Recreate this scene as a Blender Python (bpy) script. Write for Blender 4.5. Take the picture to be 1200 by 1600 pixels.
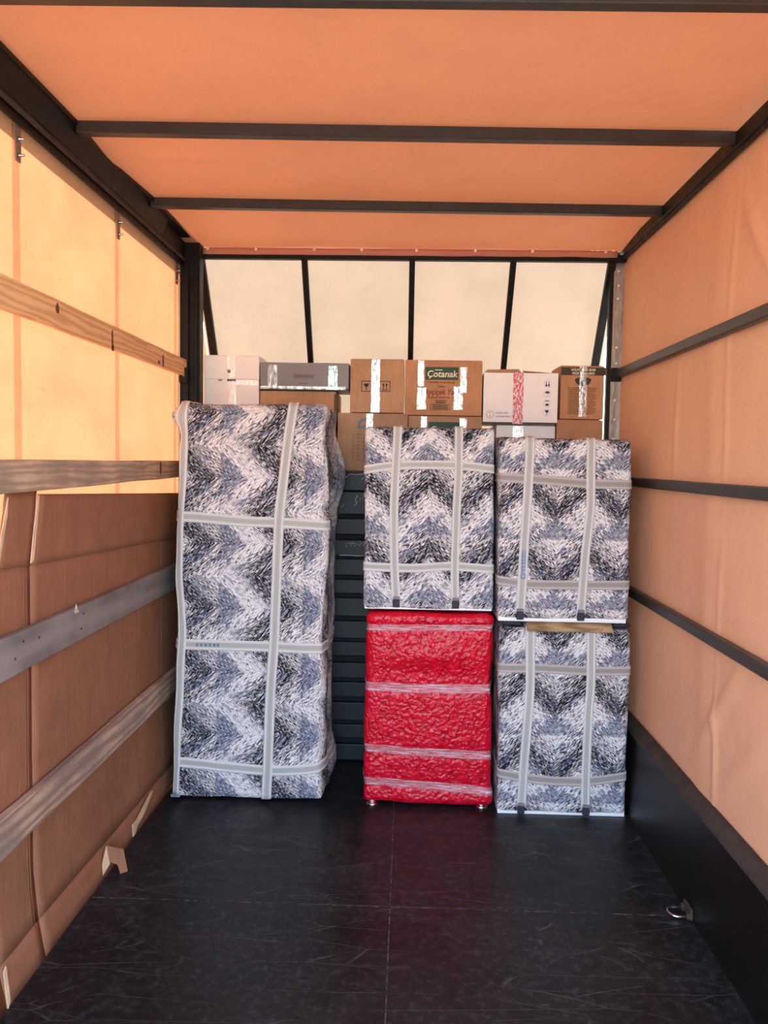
import bpy, bmesh, math, random
from mathutils import Vector, Matrix, noise
random.seed(7)
for o in list(bpy.data.objects): bpy.data.objects.remove(o)
scene = bpy.context.scene
COL = scene.collection

# ------------------------------------------------------------------ camera, sky, sun, exposure
cam = bpy.data.cameras.new('camera')
cam.sensor_fit = 'VERTICAL'; cam.sensor_height = 32.0
cam.lens = 1240.0 / 1600.0 * 32.0
cam.clip_start = 0.02; cam.clip_end = 500
cam_o = bpy.data.objects.new('camera', cam); COL.objects.link(cam_o)
cam_o.matrix_world = (Matrix.Translation((0, 0, 1.6)) @ Matrix.Rotation(0.0290, 4, 'Z')
                      @ Matrix.Rotation(math.pi/2 - 0.0628, 4, 'X') @ Matrix.Rotation(0.016, 4, 'Z'))
scene.camera = cam_o

SUN_DIR = Vector((-0.62, 0.36, 0.70)).normalized()       # towards the sun: left, ahead, high
world = bpy.data.worlds.new('sky'); scene.world = world; world.use_nodes = True
wn = world.node_tree; wn.nodes.clear()
sky = wn.nodes.new('ShaderNodeTexSky'); sky.sky_type = 'NISHITA'; sky.sun_disc = False
sky.sun_elevation = math.asin(SUN_DIR.z); sky.sun_rotation = math.atan2(SUN_DIR.x, SUN_DIR.y)
sky.air_density = 1.0; sky.dust_density = 2.5; sky.ozone_density = 1.0
bg = wn.nodes.new('ShaderNodeBackground'); bg.inputs[1].default_value = 0.95
wo = wn.nodes.new('ShaderNodeOutputWorld')
wn.links.new(sky.outputs[0], bg.inputs[0]); wn.links.new(bg.outputs[0], wo.inputs[0])

sl = bpy.data.lights.new('sun', 'SUN'); sl.energy = 50.0; sl.angle = math.radians(0.6); sl.color = (1.0, 0.95, 0.87)
so = bpy.data.objects.new('sun', sl); COL.objects.link(so); so.location = (-6, 5, 9)
so.rotation_euler = SUN_DIR.to_track_quat('Z', 'Y').to_euler()

vs = scene.view_settings
vs.view_transform = 'Standard'; vs.look = 'None'; vs.gamma = 1.0; vs.use_curve_mapping = False
vs.exposure = 1.32

# ------------------------------------------------------------------ node helpers
def lin(r, g, b):
    f = lambda c: (c/255/12.92) if c <= 10 else ((c/255+0.055)/1.055)**2.4
    return (f(r), f(g), f(b), 1.0)

class G:
    def __init__(s, name):
        s.m = bpy.data.materials.new(name); s.m.use_nodes = True
        s.t = s.m.node_tree; s.t.nodes.clear()
        s.out = s.t.nodes.new('ShaderNodeOutputMaterial')
    def n(s, ty, **kw):
        x = s.t.nodes.new('ShaderNode' + ty)
        for k, v in kw.items(): setattr(x, k, v)
        return x
    def put(s, sock, v):
        if v is None: return
        if isinstance(v, bpy.types.NodeSocket): s.t.links.new(v, sock)
        else:
            if isinstance(v, tuple) and hasattr(sock, 'default_value') and not isinstance(sock.default_value, float):
                L = len(sock.default_value); v = tuple(v)[:L] + (1.0,)*(L-len(v))
            sock.default_value = v
    def math(s, op, a, b=None, c=None, clamp=False):
        x = s.n('Math', operation=op, use_clamp=clamp)
        s.put(x.inputs[0], a); s.put(x.inputs[1], b); s.put(x.inputs[2], c); return x.outputs[0]
    def mix(s, fac, a, b, blend='MIX'):
        x = s.n('Mix', data_type='RGBA', blend_type=blend)
        s.put(x.inputs[0], fac); s.put(x.inputs[6], a); s.put(x.inputs[7], b); return x.outputs[2]
    def ramp(s, fac, stops, interp='LINEAR'):
        x = s.n('ValToRGB'); x.color_ramp.interpolation = interp
        e = x.color_ramp.elements
        while len(e) < len(stops): e.new(0.5)
        for i, (p, c) in enumerate(stops):
            e[i].position = p; e[i].color = c if isinstance(c, tuple) else (c, c, c, 1)
        s.put(x.inputs[0], fac); return x.outputs[0]
    def sep(s, v):
        x = s.n('SeparateXYZ'); s.put(x.inputs[0], v); return x.outputs
    def comb(s, a, b, c=0.0):
        x = s.n('CombineXYZ'); s.put(x.inputs[0], a); s.put(x.inputs[1], b); s.put(x.inputs[2], c); return x.outputs[0]
    def noise(s, vec, scale=5, detail=2, rough=0.5, dist=0.0):
        x = s.n('TexNoise'); s.put(x.inputs['Vector'], vec); s.put(x.inputs['Scale'], float(scale))
        s.put(x.inputs['Detail'], float(detail)); s.put(x.inputs['Roughness'], rough); s.put(x.inputs['Distortion'], dist)
        return x.outputs[0]
    def voro(s, vec, scale, feature='F1', out=0, rnd=1.0):
        x = s.n('TexVoronoi', feature=feature); s.put(x.inputs['Vector'], vec); s.put(x.inputs['Scale'], float(scale))
        s.put(x.inputs['Randomness'], rnd); return x.outputs[out]
    def scale(s, vec, sc):
        x = s.n('Mapping'); s.put(x.inputs[0], vec); x.inputs['Scale'].default_value = sc; return x.outputs[0]
    def obj(s): return s.n('TexCoord').outputs['Object']
    def uv(s): return s.n('TexCoord').outputs['UV']
    def bump(s, h, strength=0.3, dist=0.01):
        x = s.n('Bump'); s.put(x.inputs['Height'], h); x.inputs['Strength'].default_value = strength
        x.inputs['Distance'].default_value = dist; return x.outputs[0]
    def pbr(s, color, rough=0.6, metal=0.0, normal=None, spec=0.5, coat=0.0):
        x = s.n('BsdfPrincipled')
        s.put(x.inputs['Base Color'], color); s.put(x.inputs['Roughness'], rough); s.put(x.inputs['Metallic'], metal)
        s.put(x.inputs['Specular IOR Level'], spec); s.put(x.inputs['Coat Weight'], coat)
        if normal is not None: s.put(x.inputs['Normal'], normal)
        return x.outputs[0]
    def end(s, sh):
        s.t.links.new(sh, s.out.inputs[0]); return s.m
    def mixsh(s, f, a, b):
        x = s.n('MixShader'); s.put(x.inputs[0], f); s.t.links.new(a, x.inputs[1]); s.t.links.new(b, x.inputs[2]); return x.outputs[0]

def simple(name, rgb, rough=0.6, metal=0.0, var=0.12, scale=8, spec=0.5, bump=0.0):
    g = G(name); c = lin(*rgb)
    nz = g.noise(g.obj(), scale, 4, 0.6)
    f = g.ramp(nz, [(0.3, 0.0), (0.7, 1.0)])
    dk = tuple(v*(1-var) for v in c[:3]) + (1,); lt = tuple(min(1, v*(1+var)) for v in c[:3]) + (1,)
    nm = g.bump(g.noise(g.obj(), scale*6, 3), bump, 0.004) if bump else None
    return g.end(g.pbr(g.mix(f, dk, lt), rough, metal, nm, spec))

# ------------------------------------------------------------------ materials
def tarp(name, rgb, trans_rgb, tfac, stain=0.25, seed=0.0, grain=(1, 1, 1), bump=0.25):
    """woven PVC tarpaulin: diffuse + translucent, with dirt of its own"""
    g = G(name); ob = g.obj()
    v = g.scale(ob, grain)
    n1 = g.noise(v, 3.0 + seed, 5, 0.65); n2 = g.noise(v, 16, 3, 0.6)
    st = g.math('MULTIPLY', g.ramp(n1, [(0.42, 0.0), (0.75, 1.0)]), stain)
    st2 = g.math('MULTIPLY', g.ramp(n2, [(0.62, 0.0), (0.78, 1.0)]), stain*0.7)
    st = g.math('ADD', st, st2, clamp=True)
    c = lin(*rgb); d = tuple(x*0.62 for x in c[:3]) + (1,)
    tc = lin(*trans_rgb); td = tuple(x*0.62 for x in tc[:3]) + (1,)
    nm = g.bump(g.math('ADD', g.noise(ob, 6, 3), g.math('MULTIPLY', g.noise(ob, 160, 1), 0.06)), bump, 0.03)
    df = g.pbr(g.mix(st, c, d), 0.55, 0, nm, 0.3)
    tl = g.n('BsdfTranslucent'); g.put(tl.inputs[0], g.mix(st, tc, td))
    return g.end(g.mixsh(tfac, df, tl.outputs[0]))

M = {}
M['tarp_orange'] = tarp('tarp_orange', (193, 141, 110), (180, 104, 66), 0.02, 0.22, 0.0)
M['tarp_orange_wall'] = tarp('tarp_orange_wall', (228, 176, 138), (180, 104, 66), 0.03, 0.2, 0.3)  # same orange tarp as the roof, base colour lightened to imitate more light
M['tarp_orange_hem'] = tarp('tarp_orange_hem', (196, 130, 108), (190, 110, 70), 0.05, 0.3, 1.0)
M['tarp_cream_side'] = tarp('tarp_cream_side', (180, 150, 112), (80, 52, 34), 0.5, 0.6, 0.0, (1, 0.8, 1.6))
M['tarp_cream_front'] = tarp('tarp_cream_front', (170, 152, 130), (63, 55, 47), 0.42, 0.3, 0.6)
def web():
    g = G('strap_web'); n = g.noise(g.scale(g.obj(), (40, 40, 3)), 3, 3)
    tr = g.n('BsdfTransparent'); g.put(tr.inputs[0], lin(252, 245, 241))
    return g.end(g.mixsh(g.ramp(n, [(0.3, 0.10), (0.8, 0.22)]), tr.outputs[0], g.pbr(lin(176, 146, 124), 0.7, 0, None, 0.2)))
M['strap_web'] = web()

def black_steel():
    g = G('black_steel'); ob = g.obj()
    n = g.noise(ob, 14, 5, 0.65)
    col = g.mix(g.ramp(n, [(0.45, 0.0), (0.8, 1.0)]), lin(10, 9, 8), lin(30, 27, 25))
    return g.end(g.pbr(col, g.ramp(n, [(0.3, 0.42), (0.7, 0.6)]), 0.0, g.bump(g.noise(ob, 60, 2), 0.08, 0.003), 0.28))
M['black_steel'] = black_steel()
M['beam_steel'] = simple('beam_steel', (44, 41, 38), 0.4, 0.0, 0.3, 10, 0.5, 0.05)
M['black_board'] = simple('black_board', (14, 13, 12), 0.42, 0, 0.3, 9, 0.4, 0.05)
M['dusty_cap'] = simple('dusty_cap', (62, 55, 48), 0.75, 0, 0.35, 12, 0.3, 0.1)
M['steel'] = simple('steel', (196, 196, 194), 0.25, 1.0, 0.1, 20)
M['steel_dull'] = simple('steel_dull', (150, 142, 134), 0.45, 0.8, 0.15, 20)
M['rivet_white'] = simple('rivet_white', (236, 226, 212), 0.35, 0.2, 0.05, 20)
M['chrome'] = simple('chrome', (225, 225, 225), 0.12, 1.0, 0.03, 20)

def silver_foil():
    g = G('silver_foil'); ob = g.obj()
    n = g.noise(g.scale(ob, (1, 1, 0.45)), 22, 3, 0.6, 1.0)
    col = g.mix(n, lin(120, 112, 102), lin(190, 182, 170))
    return g.end(g.pbr(col, 0.48, 0.3, g.bump(n, 0.7, 0.02)))
M['silver_foil'] = silver_foil()

def floor_mat():
    g = G('floor_black_plywood'); ob = g.obj()
    big = g.noise(ob, 2.2, 6, 0.65); mid = g.noise(ob, 9, 5, 0.7)
    # scratches: thin stretched cell borders in three directions, broken by noise
    def scr(ang, sx, sy, th, seed, sc):
        mp = g.n('Mapping'); g.put(mp.inputs[0], ob)
        mp.inputs['Rotation'].default_value = (0, 0, ang); mp.inputs['Location'].default_value = (seed, seed*0.7, 0)
        mp.inputs['Scale'].default_value = (sx, sy, 1)
        warp = g.n('VectorMath', operation='ADD'); g.put(warp.inputs[0], mp.outputs[0])
        wv = g.n('TexNoise'); g.put(wv.inputs['Vector'], mp.outputs[0]); wv.inputs['Scale'].default_value = 1.2
        sc2 = g.n('VectorMath', operation='SCALE'); g.put(sc2.inputs[0], wv.outputs[1]); sc2.inputs['Scale'].default_value = 0.35
        g.put(warp.inputs[1], sc2.outputs[0])
        d = g.voro(warp.outputs[0], sc, 'DISTANCE_TO_EDGE')
        line = g.ramp(d, [(0.0, 1.0), (th, 0.0)])
        brk = g.ramp(g.noise(mp.outputs[0], 2.3 + seed, 3, 0.6), [(0.46, 0.0), (0.60, 1.0)])
        return g.math('MULTIPLY', line, brk)
    s1 = scr(0.5, 0.35, 2.2, 0.010, 1.3, 2.6); s2 = scr(-0.7, 0.4, 2.6, 0.009, 3.1, 2.2); s3 = scr(1.4, 0.3, 2.0, 0.008, 5.7, 3.2)
    s4 = scr(0.1, 0.5, 1.6, 0.006, 8.2, 6.0); s5 = scr(1.0, 0.5, 1.8, 0.006, 4.4, 7.0)
    s = g.math('ADD', g.math('ADD', s1, s2), g.math('ADD', s3, g.math('MULTIPLY', g.math('ADD', s4, s5), 0.55)), clamp=True)
    dust = g.math('MULTIPLY', g.ramp(big, [(0.38, 0.0), (0.68, 1.0)]), g.ramp(mid, [(0.36, 0.0), (0.72, 1.0)]))
    col = g.mix(g.math('MULTIPLY', dust, 0.55), lin(16, 17, 19), lin(62, 63, 65))
    sm = g.math('MULTIPLY', g.ramp(g.noise(ob, 34, 5, 0.75), [(0.5, 0.0), (0.72, 1.0)]), g.ramp(big, [(0.3, 0.3), (0.6, 1.0)]))
    col = g.mix(g.math('MULTIPLY', sm, 0.6), col, lin(84, 84, 85))
    col = g.mix(g.math('MULTIPLY', s, 0.36), col, lin(112, 111, 110))
    rough = g.math('ADD', g.ramp(mid, [(0.3, 0.30), (0.75, 0.52)]), g.math('MULTIPLY', dust, 0.12))
    h = g.math('ADD', g.math('MULTIPLY', g.noise(ob, 70, 2), 0.3), g.math('MULTIPLY', s, -0.5))
    return g.end(g.pbr(col, rough, 0, g.bump(h, 0.12, 0.003), 0.33))
M['floor'] = floor_mat()
def seam():
    g = G('seam_dust'); n = g.noise(g.obj(), 45, 4, 0.7)
    return g.end(g.pbr(g.ramp(n, [(0.38, lin(30, 30, 31)), (0.52, lin(84, 82, 78)), (0.66, lin(138, 132, 124))]), 0.9, 0, None, 0.2))
M['seam_dust'] = seam()

def cardboard(name, rgb, sc=1.0, rough=0.75):
    g = G(name); ob = g.obj(); uvv = g.uv()
    flute = g.math('SINE', g.math('MULTIPLY', g.sep(uvv)[0], 620.0))
    n = g.noise(ob, 5*sc, 5, 0.6); fine = g.noise(g.scale(ob, (1, 1, 0.15)), 90, 2)
    f = g.math('ADD', g.math('MULTIPLY', n, 0.7), g.math('MULTIPLY', fine, 0.3))
    c = lin(*rgb); dk = tuple(v*0.80 for v in c[:3])+(1,); lt = tuple(min(1, v*1.12) for v in c[:3])+(1,)
    h = g.math('ADD', g.math('MULTIPLY', flute, 0.05), n)
    return g.end(g.pbr(g.mix(g.ramp(f, [(0.35, 0.0), (0.65, 1.0)]), dk, lt), rough, 0, g.bump(h, 0.12, 0.006), 0.3))
M['card_brown'] = cardboard('card_brown', (152, 101, 72))
M['card_tan'] = cardboard('card_tan', (194, 150, 112))
M['card_orange'] = cardboard('card_orange', (196, 144, 104))
M['card_pale'] = cardboard('card_pale', (190, 150, 116))
M['card_torn'] = cardboard('card_torn', (222, 184, 146), 3)
M['card_white'] = simple('card_white', (250, 246, 240), 0.55, 0, 0.04, 6, 0.3)
M['card_grey'] = simple('card_grey', (134, 130, 130), 0.45, 0, 0.06, 6, 0.4)
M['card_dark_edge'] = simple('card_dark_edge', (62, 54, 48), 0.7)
M['ink_black'] = simple('ink_black', (34, 26, 28), 0.7)
M['ink_navy'] = simple('ink_navy', (38, 40, 66), 0.7)
M['ink_grey'] = simple('ink_grey', (120, 108, 102), 0.7)
M['ink_red'] = simple('ink_red', (140, 50, 30), 0.7)
M['ink_green'] = simple('ink_green', (36, 74, 48), 0.6)
M['ink_dark_olive'] = simple('ink_dark_olive', (64, 54, 40), 0.7)
M['ink_brown'] = simple('ink_brown', (128, 84, 54), 0.75)
M['ink_blue'] = simple('ink_blue', (84, 122, 180), 0.7)
M['ink_teal'] = simple('ink_teal', (96, 124, 140), 0.7)
M['ink_orange'] = simple('ink_orange', (214, 110, 70), 0.7)
M['ink_cream'] = simple('ink_cream', (240, 226, 200), 0.7)
M['chalk'] = simple('chalk', (206, 214, 216), 0.9, 0, 0.3, 60)
M['white_melamine'] = simple('white_melamine', (240, 240, 238), 0.35, 0, 0.03)
M['dark_webbing'] = simple('dark_webbing', (42, 42, 52), 0.7, 0, 0.2, 60)
M['grey_webbing'] = simple('grey_webbing', (120, 122, 130), 0.7, 0, 0.2, 60)

def clear_film(name, alpha, tint=(255, 255, 255), scl=(1, 1, 6), amt=0.6):
    g = G(name); uvv = g.uv()
    n = g.noise(g.scale(uvv, scl), 14, 4, 0.7, 0.6)
    nm = g.bump(n, amt, 0.01)
    gl = g.n('BsdfGlossy'); g.put(gl.inputs['Roughness'], 0.12); g.put(gl.inputs['Color'], lin(*tint)); g.put(gl.inputs['Normal'], nm)
    tr = g.n('BsdfTransparent')
    f = g.ramp(n, [(0.38, alpha*0.15), (0.5, alpha), (0.64, min(0.85, alpha*2.2))])
    return g.end(g.mixsh(f, tr.outputs[0], gl.outputs[0]))
M['clear_tape'] = clear_film('clear_tape', 0.36, (255, 252, 246), (5, 2.2, 1), 0.22)
M['clear_tape_green'] = clear_film('clear_tape_green', 0.6, (200, 225, 205), (7, 2, 1), 0.3)
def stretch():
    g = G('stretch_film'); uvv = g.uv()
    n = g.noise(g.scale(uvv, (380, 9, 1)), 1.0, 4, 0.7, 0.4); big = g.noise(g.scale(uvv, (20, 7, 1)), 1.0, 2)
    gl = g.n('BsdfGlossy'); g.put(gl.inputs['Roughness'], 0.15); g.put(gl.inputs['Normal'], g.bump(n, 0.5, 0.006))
    df = g.n('BsdfDiffuse'); g.put(df.inputs[0], lin(255, 246, 252))  # milky white; its streaks also paint the sky's glare into the film
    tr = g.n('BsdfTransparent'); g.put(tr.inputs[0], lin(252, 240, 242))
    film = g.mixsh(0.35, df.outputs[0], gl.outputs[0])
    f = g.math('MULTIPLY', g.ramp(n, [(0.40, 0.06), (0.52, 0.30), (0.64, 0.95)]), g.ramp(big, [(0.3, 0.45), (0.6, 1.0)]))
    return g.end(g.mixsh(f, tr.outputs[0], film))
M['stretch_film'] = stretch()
M['clear_tape_soft'] = clear_film('clear_tape_soft', 0.14, (255, 246, 230), (5, 2.2, 1), 0.22)

def red_tape():
    g = G('red_printed_tape'); u = g.sep(g.uv())
    n = g.noise(g.comb(g.math('MULTIPLY', u[0], 1.0), g.math('MULTIPLY', u[1], 0.35)), 120, 4, 0.7)
    col = g.ramp(n, [(0.40, lin(205, 30, 60)), (0.48, lin(222, 90, 110)), (0.52, lin(248, 226, 214)), (0.60, lin(248, 232, 220)), (0.63, lin(60, 30, 40)), (0.67, lin(250, 240, 230))], 'CONSTANT')
    return g.end(g.pbr(col, 0.15, 0, g.bump(n, 0.3, 0.01), 0.6))
M['red_tape'] = red_tape()

def wood(name, light, dark, knots=True, axis=1, ring=14.0, rough=0.6, grey=None):
    g = G(name); ob = g.obj()
    sc = [1, 1, 1]; sc[axis] = 0.10
    v = g.scale(ob, tuple(sc))
    w = g.n('TexWave', wave_type='BANDS', bands_direction='Z' if axis == 1 else 'X')
    g.put(w.inputs['Vector'], v); w.inputs['Scale'].default_value = ring; w.inputs['Distortion'].default_value = 9.0
    w.inputs['Detail'].default_value = 3; w.inputs['Detail Scale'].default_value = 1.6
    fine = g.noise(v, 110, 3, 0.7); big = g.noise(ob, 3.0, 4, 0.6)
    f = g.math('ADD', g.math('MULTIPLY', w.outputs[1], 0.5), g.math('MULTIPLY', fine, 0.5))
    col = g.mix(g.ramp(f, [(0.25, 0.0), (0.75, 1.0)]), lin(*dark), lin(*light))
    if grey: col = g.mix(g.ramp(big, [(0.4, 0.0), (0.65, 0.8)]), col, lin(*grey))
    h = g.math('ADD', f, g.math('MULTIPLY', fine, 0.5))
    return g.end(g.pbr(col, rough, 0, g.bump(h, 0.18, 0.004), 0.3))
M['pine'] = wood('pine', (238, 190, 136), (212, 156, 106))
M['pine_knot'] = simple('pine_knot', (104, 52, 26), 0.6, 0, 0.4, 60)
M['weathered_wood'] = wood('weathered_wood', (206, 176, 146), (168, 136, 108), grey=(140, 120, 102))
M['grey_board'] = wood('grey_board', (140, 130, 122), (110, 101, 95), ring=3, grey=(148, 138, 130), rough=0.55)
M['brown_worn_wood'] = wood('brown_worn_wood', (206, 174, 146), (150, 120, 98), ring=9, grey=(134, 118, 106))
M['stick_wood'] = wood('stick_wood', (176, 144, 104), (128, 98, 66), axis=0)
M['slat_dark'] = simple('slat_dark', (21, 27, 32), 0.45, 0.0, 0.4, 6, 0.35, 0.04)
M['slat_gap'] = simple('slat_gap', (10, 11, 13), 0.8)
M['white_plastic_end'] = simple('white_plastic_end', (220, 222, 220), 0.5)

def fabric(name, horiz, s0, t0, tb, L=0.315, P=0.285):
    """printed moving cover: herringbone brush strokes in off-white, black and slate blue"""
    g = G(name); u = g.sep(g.uv())
    wob = g.noise(g.uv(), 6, 2)
    s = u[0] if horiz else u[1]; t = u[1] if horiz else u[0]
    wb = g.math('MULTIPLY', g.math('SUBTRACT', wob, 0.5), 0.006)
    s = g.math('ADD', s, wb)
    half = P/2
    def dist(off):   # distance from the nearest mirror line
        return g.math('ABSOLUTE', g.math('SUBTRACT', g.math('PINGPONG', g.math('ADD', t, 40*P - off + half), half), half))
    # pingpong gives 0 at the valley, half at the apex -> distance from apex
    d = dist(t0); db = dist(tb)
    a = g.math('ADD', s, d); b = g.math('SUBTRACT', s, d)
    side = g.math('FLOOR', g.math('DIVIDE', g.math('ADD', t, 40*P - t0), half))
    rep = g.math('FLOOR', g.math('DIVIDE', g.math('ADD', a, 30*L - s0), L))
    # the print repeats: strokes are read inside one repeat
    ar = g.math('SUBTRACT', a, g.math('MULTIPLY', rep, L))
    sd = g.math('MULTIPLY', g.math('MODULO', side, 2.0), 3.7)
    fine = g.noise(g.comb(g.math('MULTIPLY', ar, 310.0), g.math('MULTIPLY', b, 34.0), sd), 1.0, 1.5, 0.6)
    coarse = g.noise(g.comb(g.math('MULTIPLY', ar, 90.0), g.math('MULTIPLY', b, 11.0), g.math('ADD', sd, 9.0)), 1.0, 2, 0.6)
    speck = g.noise(g.scale(g.uv(), (1.0, 1.6, 1)), 300, 1.5, 0.7)
    ph = g.math('FRACT', g.math('DIVIDE', g.math('ADD', a, 30*L - s0), L))
    sj = g.math('ADD', s, g.math('ADD', g.math('MULTIPLY', g.math('SUBTRACT', fine, 0.5), 0.035), g.math('MULTIPLY', g.math('SUBTRACT', coarse, 0.5), 0.06)))
    ph2 = g.math('FRACT', g.math('DIVIDE', g.math('ADD', sj, 30*L - s0), L))
    dens = g.ramp(ph, [(0.0, 0.47), (0.16, 0.46), (0.28, 0.39), (0.5, 0.38), (0.62, 0.44), (0.74, 0.56), (0.92, 0.55), (1.0, 0.47)])
    val = g.math('ADD', g.math('MULTIPLY', g.math('SUBTRACT', fine, 0.145), 1.10), g.math('ADD', g.math('MULTIPLY', coarse, 0.24), g.math('MULTIPLY', g.math('SUBTRACT', speck, 0.5), 0.34)))
    val = g.math('SUBTRACT', g.math('ADD', val, 0.448), dens)
    col = g.ramp(val, [(0.30, lin(18, 20, 30)), (0.462, lin(34, 36, 48)), (0.474, lin(104, 104, 114)), (0.51, lin(150, 148, 154)), (0.522, lin(228, 221, 217)), (1.0, lin(236, 229, 224))])
    # blue wedges under each apex, plus stray blue strokes
    tri = g.math('MULTIPLY', g.math('LESS_THAN', ph2, 0.27),
                 g.math('LESS_THAN', g.math('ADD', db, g.math('MULTIPLY', g.math('SUBTRACT', coarse, 0.5), 0.10)),
                        g.math('MULTIPLY', g.math('SUBTRACT', 0.30, ph2), 0.42)))
    stray = g.math('MULTIPLY', g.ramp(g.noise(g.comb(g.math('MULTIPLY', ar, 26.0), g.math('MULTIPLY', b, 9.0), g.math('ADD', sd, 21.0)), 1.0, 1, 0.5), [(0.62, 0.0), (0.64, 1.0)]), 0.85)
    bl = g.math('MAXIMUM', tri, stray)
    keep = g.ramp(g.math('ADD', g.math('MULTIPLY', fine, 0.6), g.math('MULTIPLY', speck, 0.4)), [(0.53, 1.0), (0.57, 0.10)])
    col = g.mix(g.math('MULTIPLY', g.math('MULTIPLY', bl, keep), 0.85), col, lin(58, 74, 102))
    weave = g.noise(g.uv(), 420, 1)
    wr = g.noise(g.obj(), 9, 4, 0.55)
    nm = g.bump(g.math('ADD', g.math('MULTIPLY', weave, 0.08), wr), 0.35, 0.012)
    return g.end(g.pbr(col, 0.85, 0, nm, 0.2))
M['fabric_wardrobe'] = fabric('fabric_wardrobe', True, -0.145, 1.517, 1.517, L=0.385, P=0.298)
M['fabric_mid'] = fabric('fabric_mid', False, 0.03, 0.0, 0.0)
M['fabric_right'] = fabric('fabric_right', False, 0.06, 0.107, 0.107+0.1425)

def strap_mat(name, rgb):
    g = G(name); u = g.sep(g.uv())
    n = g.noise(g.obj(), 12, 3); wv = g.math('SINE', g.math('MULTIPLY', u[1], 1800.0))
    c = lin(*rgb); d = tuple(v*0.45 for v in c[:3])+(1,); m2 = tuple(v*0.72 for v in c[:3])+(1,)
    col = g.ramp(u[0], [(0.0, c), (0.27, c), (0.30, d), (0.36, m2), (0.44, m2), (0.50, d), (0.56, m2), (0.64, m2), (0.70, d), (0.73, c), (1.0, c)])
    col = g.mix(g.math('MULTIPLY', g.ramp(n, [(0.4, 0.0), (0.8, 1.0)]), 0.25), col, m2)
    return g.end(g.pbr(col, 0.8, 0, g.bump(wv, 0.06, 0.002), 0.2))
M['strap_light'] = strap_mat('strap_light', (214, 209, 200))
M['strap_taupe'] = strap_mat('strap_taupe', (186, 176, 168))

def bubble_red():
    g = G('red_bubble_wrap'); uvv = g.uv()
    w = g.noise(uvv, 22, 3, 0.6)
    wv = g.n('VectorMath', operation='ADD'); g.put(wv.inputs[0], uvv)
    c2 = g.n('TexNoise'); g.put(c2.inputs['Vector'], uvv); c2.inputs['Scale'].default_value = 30; c2.inputs['Detail'].default_value = 3
    sc = g.n('VectorMath', operation='SCALE'); g.put(sc.inputs[0], c2.outputs[1]); sc.inputs['Scale'].default_value = 0.03
    g.put(wv.inputs[1], sc.outputs[0])
    cells = g.voro(wv.outputs[0], 62, 'SMOOTH_F1')
    crumple = g.voro(wv.outputs[0], 30, 'DISTANCE_TO_EDGE')
    h = g.math('ADD', g.math('MULTIPLY', cells, -0.8), g.math('ADD', g.math('MULTIPLY', crumple, 0.5), g.math('MULTIPLY', w, 0.7)))
    col = g.mix(g.ramp(w, [(0.35, 0.0), (0.7, 1.0)]), lin(184, 6, 32), lin(216, 16, 46))
    return g.end(g.pbr(col, 0.19, 0, g.bump(h, 0.62, 0.012), 0.34, 0.0))
M['bubble_red'] = bubble_red()

def ground_mat():
    g = G('ground_paving'); ob = g.obj(); n = g.noise(ob, 0.8, 6, 0.6)
    return g.end(g.pbr(g.mix(n, lin(76, 75, 73), lin(96, 94, 91)), 0.9, 0, g.bump(g.noise(ob, 30, 3), 0.3, 0.02), 0.2))
M['ground'] = ground_mat()

# ------------------------------------------------------------------ mesh helpers
def link(name, me, mat=None, parent=None, smooth=False):
    o = bpy.data.objects.new(name, me); COL.objects.link(o)
    if mat is not None and not me.materials: me.materials.append(M[mat] if isinstance(mat, str) else mat)
    if smooth:
        for p in me.polygons: p.use_smooth = True
    if parent is not None: o.parent = parent
    return o

def boxuv(me):
    uvl = me.uv_layers.new(name='UVMap') if not me.uv_layers else me.uv_layers[0]
    for p in me.polygons:
        n = p.normal; ax = max(range(3), key=lambda i: abs(n[i]))
        for li in p.loop_indices:
            c = me.vertices[me.loops[li].vertex_index].co
            uvl.data[li].uv = ((c.y, c.z), (c.x, c.z), (c.x, c.y))[ax]

def from_bm(name, bm, mat, parent=None, smooth=False):
    bmesh.ops.recalc_face_normals(bm, faces=bm.faces)
    me = bpy.data.meshes.new(name); bm.to_mesh(me); bm.free(); boxuv(me)
    return link(name, me, mat, parent, smooth)

def add_box(bm, x0, x1, y0, y1, z0, z1, bevel=0.0, seg=1):
    r = bmesh.ops.create_cube(bm, size=1.0)
    vs_ = r['verts']
    for v in vs_:
        v.co = Vector((x0 + (v.co.x+0.5)*(x1-x0), y0 + (v.co.y+0.5)*(y1-y0), z0 + (v.co.z+0.5)*(z1-z0)))
    if bevel > 0:
        es = list({e for v in vs_ for e in v.link_edges})
        bmesh.ops.bevel(bm, geom=es, offset=bevel, segments=seg, affect='EDGES', profile=0.5)
    return vs_

def box(name, x0, x1, y0, y1, z0, z1, mat, parent=None, bevel=0.0, seg=1):
    bm = bmesh.new(); add_box(bm, x0, x1, y0, y1, z0, z1, bevel, seg)
    return from_bm(name, bm, mat, parent)

def beam(name, p, q, w, h, mat, parent=None, bevel=0.003, up=(0, 0, 1)):
    """square tube from p to q; w across, h along up"""
    p = Vector(p); q = Vector(q); d = (q-p); L = d.length; d.normalize()
    up = Vector(up); sx = d.cross(up).normalized(); up = sx.cross(d).normalized()
    bm = bmesh.new(); vs_ = add_box(bm, -w/2, w/2, 0, L, -h/2, h/2, bevel)
    mt = Matrix((sx, d, up)).transposed().to_4x4()
    bmesh.ops.transform(bm, matrix=Matrix.Translation(p) @ mt, verts=bm.verts)
    return from_bm(name, bm, mat, parent)

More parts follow.
